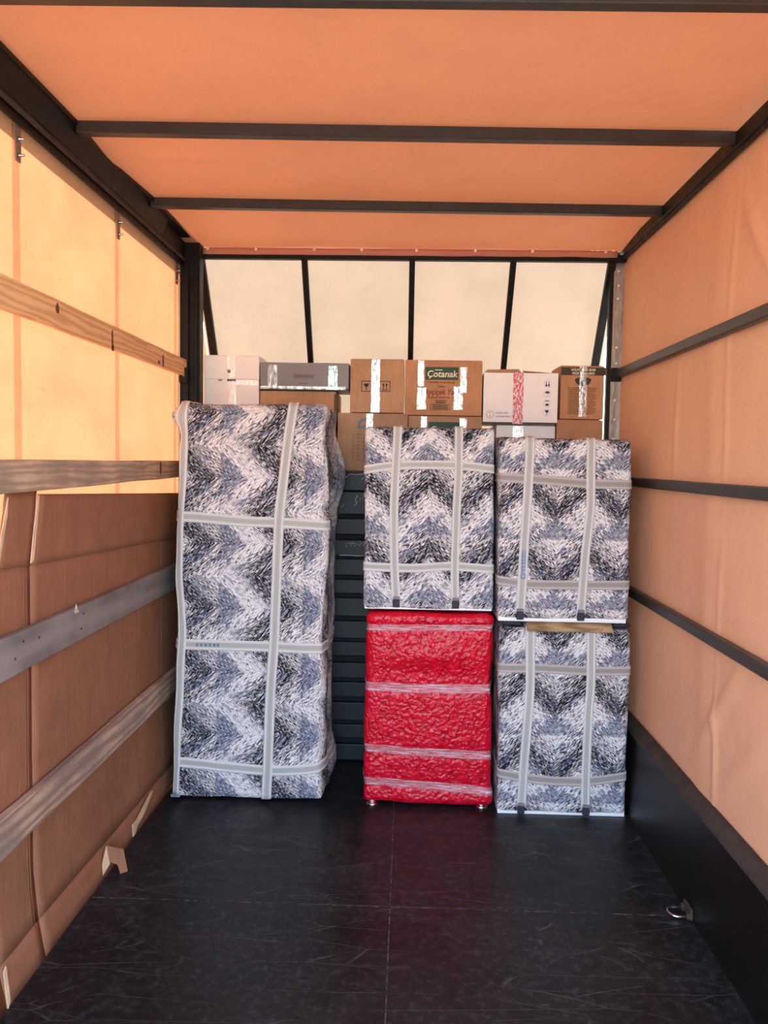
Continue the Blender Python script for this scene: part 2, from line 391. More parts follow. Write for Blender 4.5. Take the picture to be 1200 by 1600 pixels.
def tube(name, pts, r, mat, parent=None, n=10):
    bm = bmesh.new(); rings = []
    pts = [Vector(p) for p in pts]
    ref = Vector((0, 0, 1))
    for i, p in enumerate(pts):
        d = (pts[min(i+1, len(pts)-1)] - pts[max(i-1, 0)]).normalized()
        a = d.cross(ref)
        if a.length < 1e-3: a = d.cross(Vector((0, 1, 0)))
        a.normalize(); b = a.cross(d).normalized()
        rings.append([bm.verts.new(p + a*r*math.cos(k*2*math.pi/n) + b*r*math.sin(k*2*math.pi/n)) for k in range(n)])
    for i in range(len(rings)-1):
        for k in range(n):
            bm.faces.new((rings[i][k], rings[i][(k+1) % n], rings[i+1][(k+1) % n], rings[i+1][k]))
    bm.faces.new(rings[0]); bm.faces.new(rings[-1][::-1])
    return from_bm(name, bm, mat, parent, True)

def lathe(name, prof, axis, centre, mat, parent=None, n=16):
    """profile of (radius, height) turned about axis (unit vector)"""
    ax = Vector(axis).normalized(); a = ax.cross(Vector((0.3, 0.9, 0.2))).normalized(); b = ax.cross(a)
    bm = bmesh.new(); c = Vector(centre); rings = []
    for r, h in prof:
        rings.append([bm.verts.new(c + ax*h + (a*math.cos(k*2*math.pi/n) + b*math.sin(k*2*math.pi/n))*max(r, 1e-4)) for k in range(n)])
    for i in range(len(rings)-1):
        for k in range(n):
            bm.faces.new((rings[i][k], rings[i][(k+1) % n], rings[i+1][(k+1) % n], rings[i+1][k]))
    bm.faces.new(rings[0]); bm.faces.new(rings[-1][::-1])
    return from_bm(name, bm, mat, parent, True)

def prism(name, pts, ext, mat, parent=None):
    """closed polygon (3D points) extruded by vector ext"""
    bm = bmesh.new(); e = Vector(ext)
    a = [bm.verts.new(Vector(p)) for p in pts]; b = [bm.verts.new(Vector(p)+e) for p in pts]
    bm.faces.new(a); bm.faces.new(b[::-1]); n = len(a)
    for i in range(n): bm.faces.new((a[i], a[(i+1) % n], b[(i+1) % n], b[i]))
    return from_bm(name, bm, mat, parent)

def sheet(name, fn, nu, nv, mat, thick, parent=None, kind=None):
    """thin sheet: fn(u,v)->(point); thickness along the face normal"""
    bm = bmesh.new()
    P = [[Vector(fn(i/nu, j/nv)) for j in range(nv+1)] for i in range(nu+1)]
    def nor(i, j):
        a = P[min(i+1, nu)][j]-P[max(i-1, 0)][j]; b = P[i][min(j+1, nv)]-P[i][max(j-1, 0)]
        return a.cross(b).normalized()
    A = [[bm.verts.new(P[i][j]) for j in range(nv+1)] for i in range(nu+1)]
    B = [[bm.verts.new(P[i][j]+nor(i, j)*thick) for j in range(nv+1)] for i in range(nu+1)]
    for i in range(nu):
        for j in range(nv):
            bm.faces.new((A[i][j], A[i+1][j], A[i+1][j+1], A[i][j+1]))
            bm.faces.new((B[i][j], B[i][j+1], B[i+1][j+1], B[i+1][j]))
    for i in range(nu):
        bm.faces.new((A[i][0], B[i][0], B[i+1][0], A[i+1][0])); bm.faces.new((A[i][nv], A[i+1][nv], B[i+1][nv], B[i][nv]))
    for j in range(nv):
        bm.faces.new((A[0][j], A[0][j+1], B[0][j+1], B[0][j])); bm.faces.new((A[nu][j], B[nu][j], B[nu][j+1], A[nu][j+1]))
    return from_bm(name, bm, mat, parent, True)

def skin(name, fn, nu, nv, mat, parent=None):
    """single-layer cloth surface (tarpaulin)"""
    bm = bmesh.new()
    A = [[bm.verts.new(Vector(fn(i/nu, j/nv))) for j in range(nv+1)] for i in range(nu+1)]
    for i in range(nu):
        for j in range(nv): bm.faces.new((A[i][j], A[i+1][j], A[i+1][j+1], A[i][j+1]))
    return from_bm(name, bm, mat, parent, True)

def tag(o, label=None, cat=None, group=None, kind=None):
    if label: o['label'] = label
    if cat: o['category'] = cat
    if group: o['group'] = group
    if kind: o['kind'] = kind
    return o
def struct(o, label, cat=None): return tag(o, label, cat or None, None, 'structure')
def empty(name, loc=(0, 0, 0), rz=0.0):
    o = bpy.data.objects.new(name, None); COL.objects.link(o); o.location = loc; o.rotation_euler = (0, 0, rz)
    o.empty_display_size = 0.1
    return o
def nz(x, y, z): return noise.noise(Vector((x, y, z)))
def lerp(a, b, t): return a + (b-a)*t
def poly(pts, t):
    """piecewise-linear lookup in [(t, v), ...]"""
    if t <= pts[0][0]: return pts[0][1]
    for (a, va), (b, vb) in zip(pts, pts[1:]):
        if t <= b: return va + (vb-va)*(t-a)/(b-a)
    return pts[-1][1]

# ------------------------------------------------------------------ the truck body
REAR = 0.45
XL, XR, YF = -1.184, 1.10, 4.16
ground = box('ground', -40, 40, -40, 40, -1.2, -1.1, 'ground'); struct(ground, 'pale paved yard outside the truck')

# floor: dusty bed with black plywood panels
floor = box('floor', -1.19, 1.09, REAR, 4.20, -0.06, -0.0012, 'seam_dust')
struct(floor, 'scratched black plywood truck floor')
fx = [-1.185, -0.036, 1.085]; fy = [REAR, 1.55, 2.768, 4.17]
for i in range(2):
    for j in range(3):
        g_ = 0.0016; h_ = 0.0026
        box('floor_panel', fx[i]+g_, fx[i+1]-g_, fy[j]+h_, fy[j+1]-h_, -0.02, 0.0, 'floor', floor, 0.0012)

# left side curtain
def left_fn(u, v):
    y = lerp(REAR, 4.12, u); z = lerp(0.0, 2.63, v)
    return (XL - 0.006*nz(y*1.3, z*1.1, 3.0) - 0.004*nz(y*4, z*2, 9.0), y, z)
wall_left = skin('wall_left', left_fn, 60, 40, 'tarp_cream_side'); struct(wall_left, 'glowing cream tarpaulin side curtain on the left')
for y, w in ((0.75, 0.045), (1.56, 0.045), (2.375, 0.042), (3.19, 0.04), (3.99, 0.036)):
    st = sheet('curtain_strap', lambda u, v, y=y, w=w: (XL+0.008+0.002*nz(v*4, y, 1), y-w/2+u*w - 0.014*(1-v), lerp(0.02, 2.60, v)), 2, 14, 'strap_web', 0.0015, wall_left)
    prism('strap_hanger', [(XL+0.012, y-0.014, 2.47), (XL+0.012, y+0.014, 2.47), (XL+0.012, y+0.017, 2.50), (XL+0.012, y+0.017, 2.64), (XL+0.012, y-0.017, 2.64), (XL+0.012, y-0.017, 2.50)], (0.005, 0, 0), 'steel_dull', st)
    for z in (2.488, 2.535):
        lathe('bolt', [(0.007, 0), (0.007, 0.006), (0.004, 0.008), (0.004, 0.016), (0.002, 0.018)], (1, 0, 0), (XL+0.017, y, z), 'steel', st, 8)

# left top rail, with its flange
rail_l = box('trim_1', -1.245, -1.150, REAR, 4.14, 2.60, 2.705, 'black_steel', None, 0.004); struct(rail_l, 'black steel top rail above the left curtain')
prism('flange', [(-1.235, REAR, 2.700), (-1.118, REAR, 2.700), (-1.116, 2.70, 2.700), (-1.142, 3.04, 2.700), (-1.128, 3.12, 2.700), (-1.105, 3.45, 2.700), (-1.098, 4.14, 2.700), (-1.235, 4.14, 2.700)], (0, 0, 0.016), 'black_steel', rail_l)
prism('fascia', [(-1.149, REAR, 2.625), (-1.122, REAR, 2.70), (-1.149, REAR, 2.70)], (0, 3.25, 0), 'black_steel', rail_l)
box('lip', -1.152, -1.143, REAR, 4.06, 2.597, 2.612, 'dusty_cap', rail_l, 0.002)
box('curtain_track', -1.170, -1.156, REAR, 4.06, 2.575, 2.60, 'black_steel', rail_l, 0.002)
# left corner post
post_l = empty('trim_2', (-1.13, 4.10, 0)); struct(post_l, 'black steel corner post at the front left')
box('post_body', -0.060, 0.055, -0.03, 0.05, 0, 2.70, 'black_steel', post_l, 0.004)
box('post_rib', -0.020, 0.004, -0.048, -0.028, 0, 2.60, 'black_steel', post_l, 0.003)
box('post_rib', 0.028, 0.046, -0.040, -0.028, 0, 2.60, 'black_steel', post_l, 0.003)
box('edge_strip', -0.052, -0.041, -0.04, 0.02, 0.0, 2.60, 'steel', post_l, 0.002)
for z0 in (1.985, 1.47, 0.94, 0.43):
    b = box('plank_socket', -0.034, 0.010, -0.092, -0.046, z0, z0+0.075, 'black_steel', post_l, 0.004)
    box('bolt', -0.014, -0.004, -0.096, -0.091, z0+0.03, z0+0.042, 'steel_dull', b, 0.001)

# right side tarp
def right_fn(u, v):
    y = lerp(REAR, 4.19, u); z = lerp(0.30, 2.70, v)
    x = XR + 0.008*nz(y*0.9, z*0.8, 12) + 0.004*nz(y*3, z*1.5, 5)
    cr = y - (2.78 + 0.05*nz(z*1.2, 0, 7))           # long vertical crease
    x -= 0.008*math.exp(-(cr/0.017)**2)*max(0.0, 0.5+0.9*nz(z*2.5, 3, 3)) + 0.006*math.exp(-((cr-0.12)/0.09)**2)
    for (yc, zc, ang, amp) in ((2.62, 2.35, 0.9, 0.010), (2.75, 0.75, 2.3, 0.012), (2.55, 0.62, 2.5, 0.008), (3.3, 1.75, 1.6, 0.005)):
        dy, dz = y-yc, z-zc; p = dy*math.cos(ang)+dz*math.sin(ang); q = -dy*math.sin(ang)+dz*math.cos(ang)
        x -= 1.3*amp*math.exp(-(q/0.026)**2 - (p/0.22)**2)
    return (x, y, z)
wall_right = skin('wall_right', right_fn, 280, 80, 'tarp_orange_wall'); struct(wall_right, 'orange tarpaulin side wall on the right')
for z in (2.075, 1.525, 1.0):
    beam('side_bar', (1.078, REAR, z-0.004), (1.078, 4.20, z), 0.032, 0.042, 'beam_steel', wall_right, 0.004)
# right drop board
bb = prism('baseboard_right', [(1.034, REAR, 0), (1.048, REAR, 0.372), (1.10, REAR, 0.372), (1.10, REAR, 0)], (0, 4.40-REAR-0.2, 0), 'black_board'); struct(bb, 'black board along the foot of the right wall')
prism('cap_rail', [(1.046, REAR, 0.372), (1.050, REAR, 0.385), (1.078, REAR, 0.412), (1.098, REAR, 0.412), (1.098, REAR, 0.372)], (0, 4.40-REAR-0.2, 0), 'dusty_cap', bb)

# right top rail and corner post
rail_r = box('trim_3', 1.068, 1.118, REAR, 4.20, 2.660, 2.715, 'black_steel', None, 0.004); struct(rail_r, 'black steel top rail above the right wall')
box('lip', 1.074, 1.09, REAR, 4.20, 2.645, 2.662, 'black_steel', rail_r, 0.002)
post_r = empty('trim_4', (1.05, 4.20, 0)); struct(post_r, 'front right corner post faced with riveted silver strip')
box('post_body', -0.024, 0.006, -0.011, 0.03, 0, 2.66, 'black_steel', post_r, 0.003)
fs = sheet('foil_strip', lambda u, v: (lerp(-0.006, 0.066, u), -0.012 - 0.004*nz(u*3, v*9, 2), lerp(0.0, 2.65, v)), 6, 80, 'silver_foil', 0.002, post_r)
for z in (2.60, 2.525, 2.46, 2.21, 2.13, 2.07, 1.94, 1.84, 1.74, 1.62):
    lathe('rivet', [(0.007, 0), (0.0065, 0.003), (0.003, 0.0045), (0.002, 0.002)], (0, -1, 0), (0.018 + 0.004*nz(z*9, 0, 0), -0.015, z), 'rivet_white', fs, 10)
box('corner_plate', -0.03, 0.07, -0.01, 0.03, 2.60, 2.735, 'black_steel', post_r, 0.003)
box('bar_socket', -0.006, 0.045, -0.03, -0.008, 2.035, 2.105, 'black_steel', post_r, 0.003)

# ceiling
def ceil_fn(u, v):
    x = lerp(-1.22, 1.115, u); y = lerp(REAR, 4.165, v)
    z = poly([(REAR, 2.728), (3.55, 2.728), (4.165, 2.690)], y)
    z -= 0.004*nz(x*1.6, y*1.6, 20)
    z -= 0.008*math.exp(-((y-3.03-0.02*nz(x*3, 0, 0))/0.016)**2)*max(0, min(1, (0.0-x)/0.9))   # seam ridge
    return (x, y, z)
ceiling = skin('ceiling', ceil_fn, 50, 110, 'tarp_orange'); struct(ceiling, 'orange tarpaulin roof')
for yl, yr in ((0.50, 0.52), (1.20, 1.23), (1.925, 1.965), (2.70, 2.76), (3.465, 3.525)):
    beam('roof_beam', (-1.125, yl, 2.698), (1.085, yr, 2.696), 0.04, 0.040, 'beam_steel', ceiling, 0.003)
hem = sheet('hem_strip', lambda u, v: (lerp(-1.08, 1.045, u), 4.140 - 0.004*nz(u*18, v*2, 4) - 0.003*math.sin(v*3.0), lerp(2.690, 2.656, v) + 0.003*nz(u*14, 0, 8)*v), 80, 3, 'tarp_orange_hem', 0.002, ceiling)
for x in (-1.05, -0.80, -0.50, -0.255, 0.025, 0.325, 0.615, 0.985):
    lathe('eyelet', [(0.0085, 0), (0.008, 0.003), (0.004, 0.005), (0.003, 0.003)], (0, -1, 0), (x, 4.134, 2.682), 'rivet_white', hem, 10)
head = box('trim_5', -1.20, 1.10, 4.146, 4.185, 2.638, 2.672, 'black_steel', None, 0.003); struct(head, 'black header bar at the front edge of the roof')

# over-cab nose: platform, sloping bars, cream tarp
SL = 0.63                                             # forward travel per metre of drop
plat = box('floor_overcab', -1.13, 1.09, 4.15, 4.95, 1.515, 1.552, 'black_board', None, 0.003); struct(plat, 'dark platform over the cab')
def nose_fn(u, v):
    x = lerp(-1.14, 1.075, u); z = lerp(2.68, 1.552, v)
    b = 0.008*math.sin(u*4*math.pi)**2*math.sin(v*math.pi)
    return (x, 4.205 + SL*(2.66-z) + b + 0.003*nz(x*3, z*3, 1), z)
nose = skin('wall_overcab', nose_fn, 48, 30, 'tarp_cream_front'); struct(nose, 'sloping cream tarpaulin nose over the cab')
for x in (-1.098, -0.555, 0.004, 0.525, 1.030):
    w = 0.040 if abs(x) > 1 else 0.030
    beam('nose_bar', (x, 4.168, 2.66), (x, 4.168+SL*1.105, 1.555), w, 0.034, 'black_steel', nose, 0.003)
def nl_fn(u, v):
    z = lerp(1.552, 2.68, v); y1 = 4.205 + SL*(2.66-z)
    return (-1.145 - 0.004*nz(u*3, v*4, 6), lerp(4.12, y1, u), z)
nside = skin('wall_overcab_left', nl_fn, 12, 20, 'tarp_cream_side'); struct(nside, 'cream tarpaulin gusset at the left of the cab nose')

# front headboard of dark slats
wf = box('wall_front', -1.16, 1.09, 4.165, 4.20, 0.0, 1.515, 'slat_gap'); struct(wf, 'dark slatted headboard behind the furniture')
zs = [(1.448, 1.545, 0.0), (1.324, 1.444, 0.012), (1.217, 1.302, 0.002), (1.108, 1.191, 0.010), (1.001, 1.089, 0.0), (0.905, 0.981, 0.006), (0.783, 0.882, 0.0),
      (0.667, 0.760, 0.006), (0.571, 0.647, 0.0), (0.454, 0.537, 0.006), (0.350, 0.430, 0.0), (0.225, 0.323, 0.006), (0.128, 0.202, 0.0), (0.010, 0.097, 0.006)]
slats = []
for z0, z1, pr in zs:
    slats.append(box('headboard_slat', -1.06, 1.03, 4.142-pr, 4.166, z0, z1, 'slat_dark', wf, 0.005, 2))
def chalk(sl, pts, r, y):
    tube('chalk_mark', [(x, y, z) for x, z in pts], r, 'chalk', sl, 5)
y1 = 4.130
for pts in ([(-0.26, 1.425), (-0.27, 1.40), (-0.262, 1.385), (-0.275, 1.37)], [(-0.222, 1.44), (-0.232, 1.41), (-0.228, 1.40)], [(-0.245, 1.41), (-0.248, 1.395)],
            [(-0.345, 1.375), (-0.352, 1.35), (-0.348, 1.335)], [(-0.316, 1.372), (-0.314, 1.355), (-0.32, 1.345)], [(-0.33, 1.38), (-0.341, 1.36)]):
    chalk(slats[1], pts, 0.0018, y1)
for k in range(9):
    x = -0.315 + k*0.011 + random.uniform(-0.002, 0.002); z = 1.176 + random.uniform(-0.003, 0.004)
    chalk(slats[3], [(x, z), (x+0.005, z-0.002), (x+0.004, z-0.009)], 0.0024, 4.132)
    if k % 2 == 0: chalk(slats[3], [(x, z-0.016), (x+0.006, z-0.015)], 0.0028, 4.132)
chalk(slats[3], [(-0.35, 1.109), (-0.30, 1.110), (-0.26, 1.107), (-0.22, 1.109)], 0.0026, 4.1335)
chalk(slats[0], [(-0.325, 1.515), (-0.30, 1.535), (-0.27, 1.532), (-0.215, 1.538)], 0.0014, 4.142)
chalk(slats[0], [(-0.235, 1.538), (-0.228, 1.52), (-0.236, 1.508)], 0.003, 4.142)

# ------------------------------------------------------------------ left planks
def plank(name, y0, y1, z0a, z1a, z0b, z1b, x0, x1, mat, label, wob=0.003):
    """board with heights given at both ends; edges a little uneven"""
    t = empty(name, ((x0+x1)/2, (y0+y1)/2, min(z0a, z0b)))
    L = t.location
    bm = bmesh.new(); n = 26; R = []
    for i in range(n+1):
        u = i/n; y = lerp(y0, y1, u)
        zb = lerp(z0a, z0b, u) + wob*nz(y*3, 1, z0a*9); zt = lerp(z1a, z1b, u) + wob*nz(y*3, 7, z1a*9)
        xx = 0.002*nz(y*2, z0a, 3); c = 0.003
        ring = [(x0+xx, zb+c), (x0+xx+c, zb), (x1+xx-c, zb), (x1+xx, zb+c), (x1+xx, zt-c), (x1+xx-c, zt), (x0+xx+c, zt), (x0+xx, zt-c)]
        R.append([bm.verts.new((a-L.x, y-L.y, b-L.z)) for a, b in ring])
    for i in range(n):
        for k in range(8): bm.faces.new((R[i][k], R[i][(k+1) % 8], R[i+1][(k+1) % 8], R[i+1][k]))
    bm.faces.new(R[0]); bm.faces.new(R[-1][::-1])
    from_bm('board', bm, mat, t)
    return tag(t, label, 'plank', 'planks slotted along the left wall')
def knot(t, y, z, ry, rz, x):
    L = t.location; pts = []
    for k in range(14):
        a = k*2*math.pi/14; rr = 1 + 0.35*nz(k*0.9, y*5, z*3)
        pts.append((x-L.x, y-L.y+ry*rr*math.cos(a), z-L.z+rz*rr*math.sin(a)))
    prism('knot', pts, (0.0016, 0, 0), 'pine_knot', t)
p1 = plank('wooden_plank', REAR+0.1, 4.055, 2.004, 2.108, 2.022, 2.104, -1.160, -1.135, 'pine', 'honey pine plank with dark knots, topmost of the left boards')
for y, z, ry, rz in ((2.555, 2.075, 0.014, 0.016), (3.03, 2.052, 0.009, 0.040), (3.035, 2.02, 0.012, 0.014), (3.66, 2.05, 0.012, 0.028), (3.60, 2.035, 0.018, 0.008), (1.6, 2.06, 0.02, 0.015)):
    knot(p1, y, z, ry, rz, -1.1360)
p2 = plank('wooden_plank', REAR+0.1, 4.06, 1.478, 1.590, 1.510, 1.590, -1.160, -1.135, 'weathered_wood', 'weathered brown plank lying just above the cardboard top edge')
knot(p2, 3.62, 1.555, 0.012, 0.032, -1.1360)
p3 = plank('wooden_plank', REAR+0.1, 4.06, 0.965, 1.083, 0.957, 1.078, -1.160, -1.135, 'grey_board', 'grey board across the middle of the brown cardboard')
L3 = p3.location
bm = bmesh.new()
for k in range(7):
    a = k*1.05; c = Vector((-1.1335-L3.x, 2.665-L3.y+0.02*math.cos(a)*random.random(), 1.075-L3.z+0.014*math.sin(a)))
    v = [bm.verts.new(c + Vector((random.uniform(0, 0.008), random.uniform(-0.02, 0.02), random.uniform(-0.012, 0.018)))) for _ in range(3)]
    bm.faces.new(v)
from_bm('torn_sticker', bm, 'ink_cream', p3)
for y, z in ((2.25, 1.01), (2.40, 1.04), (2.30, 1.05), (2.74, 1.05), (2.72, 1.00)):
    lathe('nail', [(0.004, 0), (0.004, 0.0015), (0.002, 0.002)], (1, 0, 0), (-1.1345-L3.x, y-L3.y, z-L3.z), 'ink_black', p3, 8)
p4 = plank('wooden_plank', REAR+0.1, 4.06, 0.456, 0.572, 0.447, 0.560, -1.160, -1.130, 'brown_worn_wood', 'rough worn brown plank, lowest of the left boards', 0.007)

# ------------------------------------------------------------------ cardboard sheets along the left wall
XC = -1.166
def card_x(z):            # leans out at the top, foot kicks in
    return poly([(0.0, -1.128), (0.11, -1.150), (0.30, XC), (1.6, XC)], z)
def card_panel(name, ya, yb, za, zb, parent, nu, nv, mat='card_brown', fn=None, off=0.0):
    return sheet(name, lambda u, v: (card_x(lerp(za(u), zb(u), v)) + off + 0.0025*nz(lerp(ya(v), yb(v), u)*3, v*5, 2), lerp(ya(v), yb(v), u), lerp(za(u), zb(u), v)), nu, nv, mat, -0.005, parent)
K = lambda c: (lambda t: c)
cs = empty('cardboard_sheet', (-1.16, 3.0, 0)); tag(cs, 'large flattened brown carton standing behind the lower left planks', 'cardboard')
cs_inv = Matrix.Translation((1.16, -3.0, 0))
def into(o, par=cs, inv=cs_inv):
    o.data.transform(inv); return o
into(card_panel('panel', K(2.412), K(4.04), lambda u: lerp(0.119, 0.079, u), lambda u: lerp(1.268, 1.205, u), cs, 30, 20))
into(card_panel('panel', K(2.168), K(2.4115), lambda u: 0.1225, lambda u: lerp(1.283, 1.269, u), cs, 6, 20))
into(card_panel('flap', lambda v: 2.416+0.058*v, K(4.04), lambda u: lerp(1.262, 1.199, u), lambda u: lerp(1.482, 1.425, u) + 0.003*nz(u*30, 0, 0), cs, 30, 8, off=0.002))
into(card_panel('flap', lambda v: 2.214+0.054*v, lambda v: 2.410+0.048*v, lambda u: lerp(1.277, 1.263, u), lambda u: 1.492, cs, 6, 8, off=0.003))
into(card_panel('flap', K(2.412), K(4.04), lambda u: 0.004+0.006*abs(nz(u*14, 0, 3)), lambda u: lerp(0.122, 0.082, u), cs, 30, 3))
into(card_panel('flap', K(2.168), K(2.411), lambda u: 0.004, lambda u: 0.125, cs, 6, 3))
# torn pieces
into(prism('torn_edge', [(XC+0.004, 2.462, 1.48), (XC+0.004, 2.468, 1.475), (XC+0.004, 2.445, 1.36), (XC+0.004, 2.425, 1.275), (XC+0.004, 2.405, 1.270), (XC+0.004, 2.428, 1.37)], (0.003, 0, 0), 'card_torn', cs))
into(prism('torn_edge', [(XC+0.005, 2.270, 1.48), (XC+0.005, 2.264, 1.43), (XC+0.005, 2.213, 1.285), (XC+0.005, 2.222, 1.36)], (0.003, 0, 0), 'card_torn', cs))
into(prism('torn_edge', [(-1.144, 2.172, 0.11), (-1.144, 2.186, 0.12), (-1.13, 2.180, 0.02), (-1.13, 2.168, 0.005)], (0.004, 0, 0), 'card_torn', cs))
into(prism('torn_patch', [(-1.134, 3.22, 0.062), (-1.134, 3.27, 0.058), (-1.134, 3.46, 0.100), (-1.134, 3.485, 0.094), (-1.132, 3.37, 0.046), (-1.130, 3.27, 0.034), (-1.130, 3.235, 0.010), (-1.130, 3.215, 0.010)], (0.004, 0, 0), 'card_torn', cs))
for y in (2.33, 2.37, 2.385, 2.66, 3.05, 3.38, 3.72):
    z1 = 1.25 - 0.02*(y-2.3)
    into(sheet('score_line', lambda u, v, y=y, z1=z1: (card_x(lerp(0.13, z1, v))+0.001+0.0025*nz(y*3, v*5, 2), y-0.002+0.004*u, lerp(0.13, z1, v)), 1, 10, 'card_brown', 0.001, cs))
cn = empty('cardboard_sheet', (-1.16, 1.1, 0)); tag(cn, 'brown cardboard sheet at the left edge of the photo', 'cardboard')
ni = Matrix.Translation((1.16, -1.1, 0))
into(card_panel('panel', K(REAR+0.15), K(2.160), K(0.125), K(1.28), cn, 12, 16), cn, ni)
into(card_panel('flap', K(REAR+0.15), lambda v: 2.165-0.005*v, K(1.283), K(1.49), cn, 12, 4), cn, ni)
into(card_panel('flap', K(REAR+0.15), K(2.165), K(0.004), K(0.122), cn, 12, 3), cn, ni)
# scrap of folded cardboard on the floor edge
sc_ = empty('cardboard_scrap', (-1.10, 2.98, 0)); tag(sc_, 'small folded cardboard scrap sticking out by the floor edge', 'cardboard scrap')
prism('outer_face', [(-0.030, -0.055, 0.115), (0.035, -0.050, 0.100), (0.048, -0.040, 0.008), (0.022, -0.048, 0.002), (0.012, -0.052, 0.040), (-0.018, -0.054, 0.050)], (-0.004, 0.006, 0), 'card_brown', sc_)
prism('torn_side', [(-0.030, -0.054, 0.115), (-0.032, -0.090, 0.060), (-0.026, -0.100, 0.020), (-0.014, -0.060, 0.046)], (-0.003, 0.003, 0), 'card_torn', sc_)

# ------------------------------------------------------------------ wrapped furniture
class Wrap:
    """cloth-wrapped cabinet: rounded box, front corners given, with soft dents"""
    def __init__(s, name, label, xl0, xr0, xl1, xr1, yf, depth, z0, H, r, amp, bumps=(), hem=0.0, cat='wrapped cabinet', zb=0.0):
        s.xl0, s.xr0, s.xl1, s.xr1 = xl0, xr0, xl1, xr1
        s.W = ((xr0-xl0)+(xr1-xl1))/2; s.D = depth; s.H = H; s.r = r; s.amp = amp; s.bumps = bumps; s.hem = hem; s.zb = zb
        s.cx = (xl0+xr0)/2; s.yf = yf
        s.root = empty(name, (s.cx, yf+depth/2, z0)); tag(s.root, label, cat, 'wrapped cabinets' if cat == 'cabinet' else None)
        s.seed = random.uniform(0, 50)
    def xmap(s, u, z):
        f = z/s.H; a = lerp(s.xl0, s.xl1, f); b = lerp(s.xr0, s.xr1, f)
        return a + (u+s.W/2)/s.W*(b-a) - s.cx
    def upos(s, X, z):     # cloth coordinate of a point on the front, from its place across the truck
        f = z/s.H; a = lerp(s.xl0, s.xl1, f); b = lerp(s.xr0, s.xr1, f)
        return (X-a)/(b-a)*s.W - s.W/2
    def at(s, p, lift=0.0):
        W2, D2, H, r = s.W/2, s.D/2, s.H, s.r
        p = Vector(p)
        q = Vector((max(-W2+r, min(W2-r, p.x)), max(-D2+r, min(D2-r, p.y)), max(s.zb+min(r, 0.012), min(H-r, p.z))))
        d = p - q; n = d.normalized() if d.length > 1e-6 else Vector((0, -1, 0))
        rr = r if p.z > H/2 or d.z > -1e-6 else min(r, 0.012)
        pos = q + n*(rr if abs(n.z) < 0.99 or n.z > 0 else 0.012)
        if d.length < r*0.2: pos = p
        k = s.seed
        dsp = s.amp*(nz(p.x*4+k, p.y*4, p.z*4) + 0.5*nz(p.x*10, p.y*10+k, p.z*7) - 0.75)
        if abs(n.x) > 0.6: dsp += s.amp*1.6*(nz(p.y*14+k, p.z*2.2, 3)-0.2)*(1 if n.x > 0 else 0.4)
        for (bx, by, bz, sx, sy, sz, a) in s.bumps:
            dsp += a*math.exp(-((p.x-bx)/sx)**2-((p.y-by)/sy)**2-((p.z-bz)/sz)**2)
        pos = pos + n*(dsp+lift)
        if s.hem and p.z < 0.10: pos.z += s.hem*(1-p.z/0.10)*(0.5+nz(p.x*5+k, p.y*5, 2))
        pos.x = s.xmap(pos.x, max(0, min(H, pos.z)))
        return pos, n
    def cover(s, mat, name='cover', step=0.022):
        W, D, H = s.W, s.D, s.H; z0 = s.zb
        nx, ny, nzz = max(4, round(W/step)), max(4, round(D/step)), max(4, round((H-z0)/step))
        bm = bmesh.new(); cache = {}
        uvl = bm.loops.layers.uv.new('UVMap')
        def V(i, j, k):
            key = (i, j, k)
            if key not in cache: cache[key] = bm.verts.new(s.at((-W/2+W*i/nx, -D/2+D*j/ny, z0+(H-z0)*k/nzz))[0])
            return cache[key]
        def F(quad, uvf):
            f = bm.faces.new([V(*c) for c in quad]); f.smooth = True
            for l, c in zip(f.loops, quad): l[uvl].uv = uvf(-W/2+W*c[0]/nx, -D/2+D*c[1]/ny, z0+(H-z0)*c[2]/nzz)
        for i in range(nx):
            for k in range(nzz):
                F([(i, 0, k), (i+1, 0, k), (i+1, 0, k+1), (i, 0, k+1)], lambda x, y, z: (x, z))
                F([(i+1, ny, k), (i, ny, k), (i, ny, k+1), (i+1, ny, k+1)], lambda x, y, z: (-x, z))
        for j in range(ny):
            for k in range(nzz):
                F([(nx, j, k), (nx, j+1, k), (nx, j+1, k+1), (nx, j, k+1)], lambda x, y, z: (W/2+(y+D/2), z))
                F([(0, j+1, k), (0, j, k), (0, j, k+1), (0, j+1, k+1)], lambda x, y, z: (-W/2-(y+D/2), z))
        for i in range(nx):
            for j in range(ny):
                F([(i, j, nzz), (i+1, j, nzz), (i+1, j+1, nzz), (i, j+1, nzz)], lambda x, y, z: (x, H+(y+D/2)))
                F([(i, j+1, 0), (i+1, j+1, 0), (i+1, j, 0), (i, j, 0)], lambda x, y, z: (x, -y))
        me = bpy.data.meshes.new(name); bm.to_mesh(me); bm.free()
        s.body = link(name, me, mat, s.root)
        return s.body
    def ribbon(s, name, pts, width, across, mat, lift=0.004, thick=0.003, step=0.02, prof=True):
        """band laid on the cloth; pts on the box surface, across = 'x' or 'z'"""
        P = []
        for a, b in zip(pts, pts[1:]):
            a, b = Vector(a), Vector(b); n = max(1, round((b-a).length/step))
            P += [a.lerp(b, i/n) for i in range(n)]
        P.append(Vector(pts[-1]))
        Q = []                                              # soften the corners of the polyline
        for i, p in enumerate(P):
            w = P[max(0, i-2):i+3]; c = sum(w, Vector())/len(w)
            Q.append(Vector((c.x if across == 'x' else p.x, p.y, c.z if across == 'z' else p.z)))
        offs = [-0.5, -0.30, -0.28, -0.04, 0.04, 0.28, 0.30, 0.5] if prof else [-0.5, -0.36, -0.24, -0.12, 0.0, 0.12, 0.24, 0.36, 0.5]
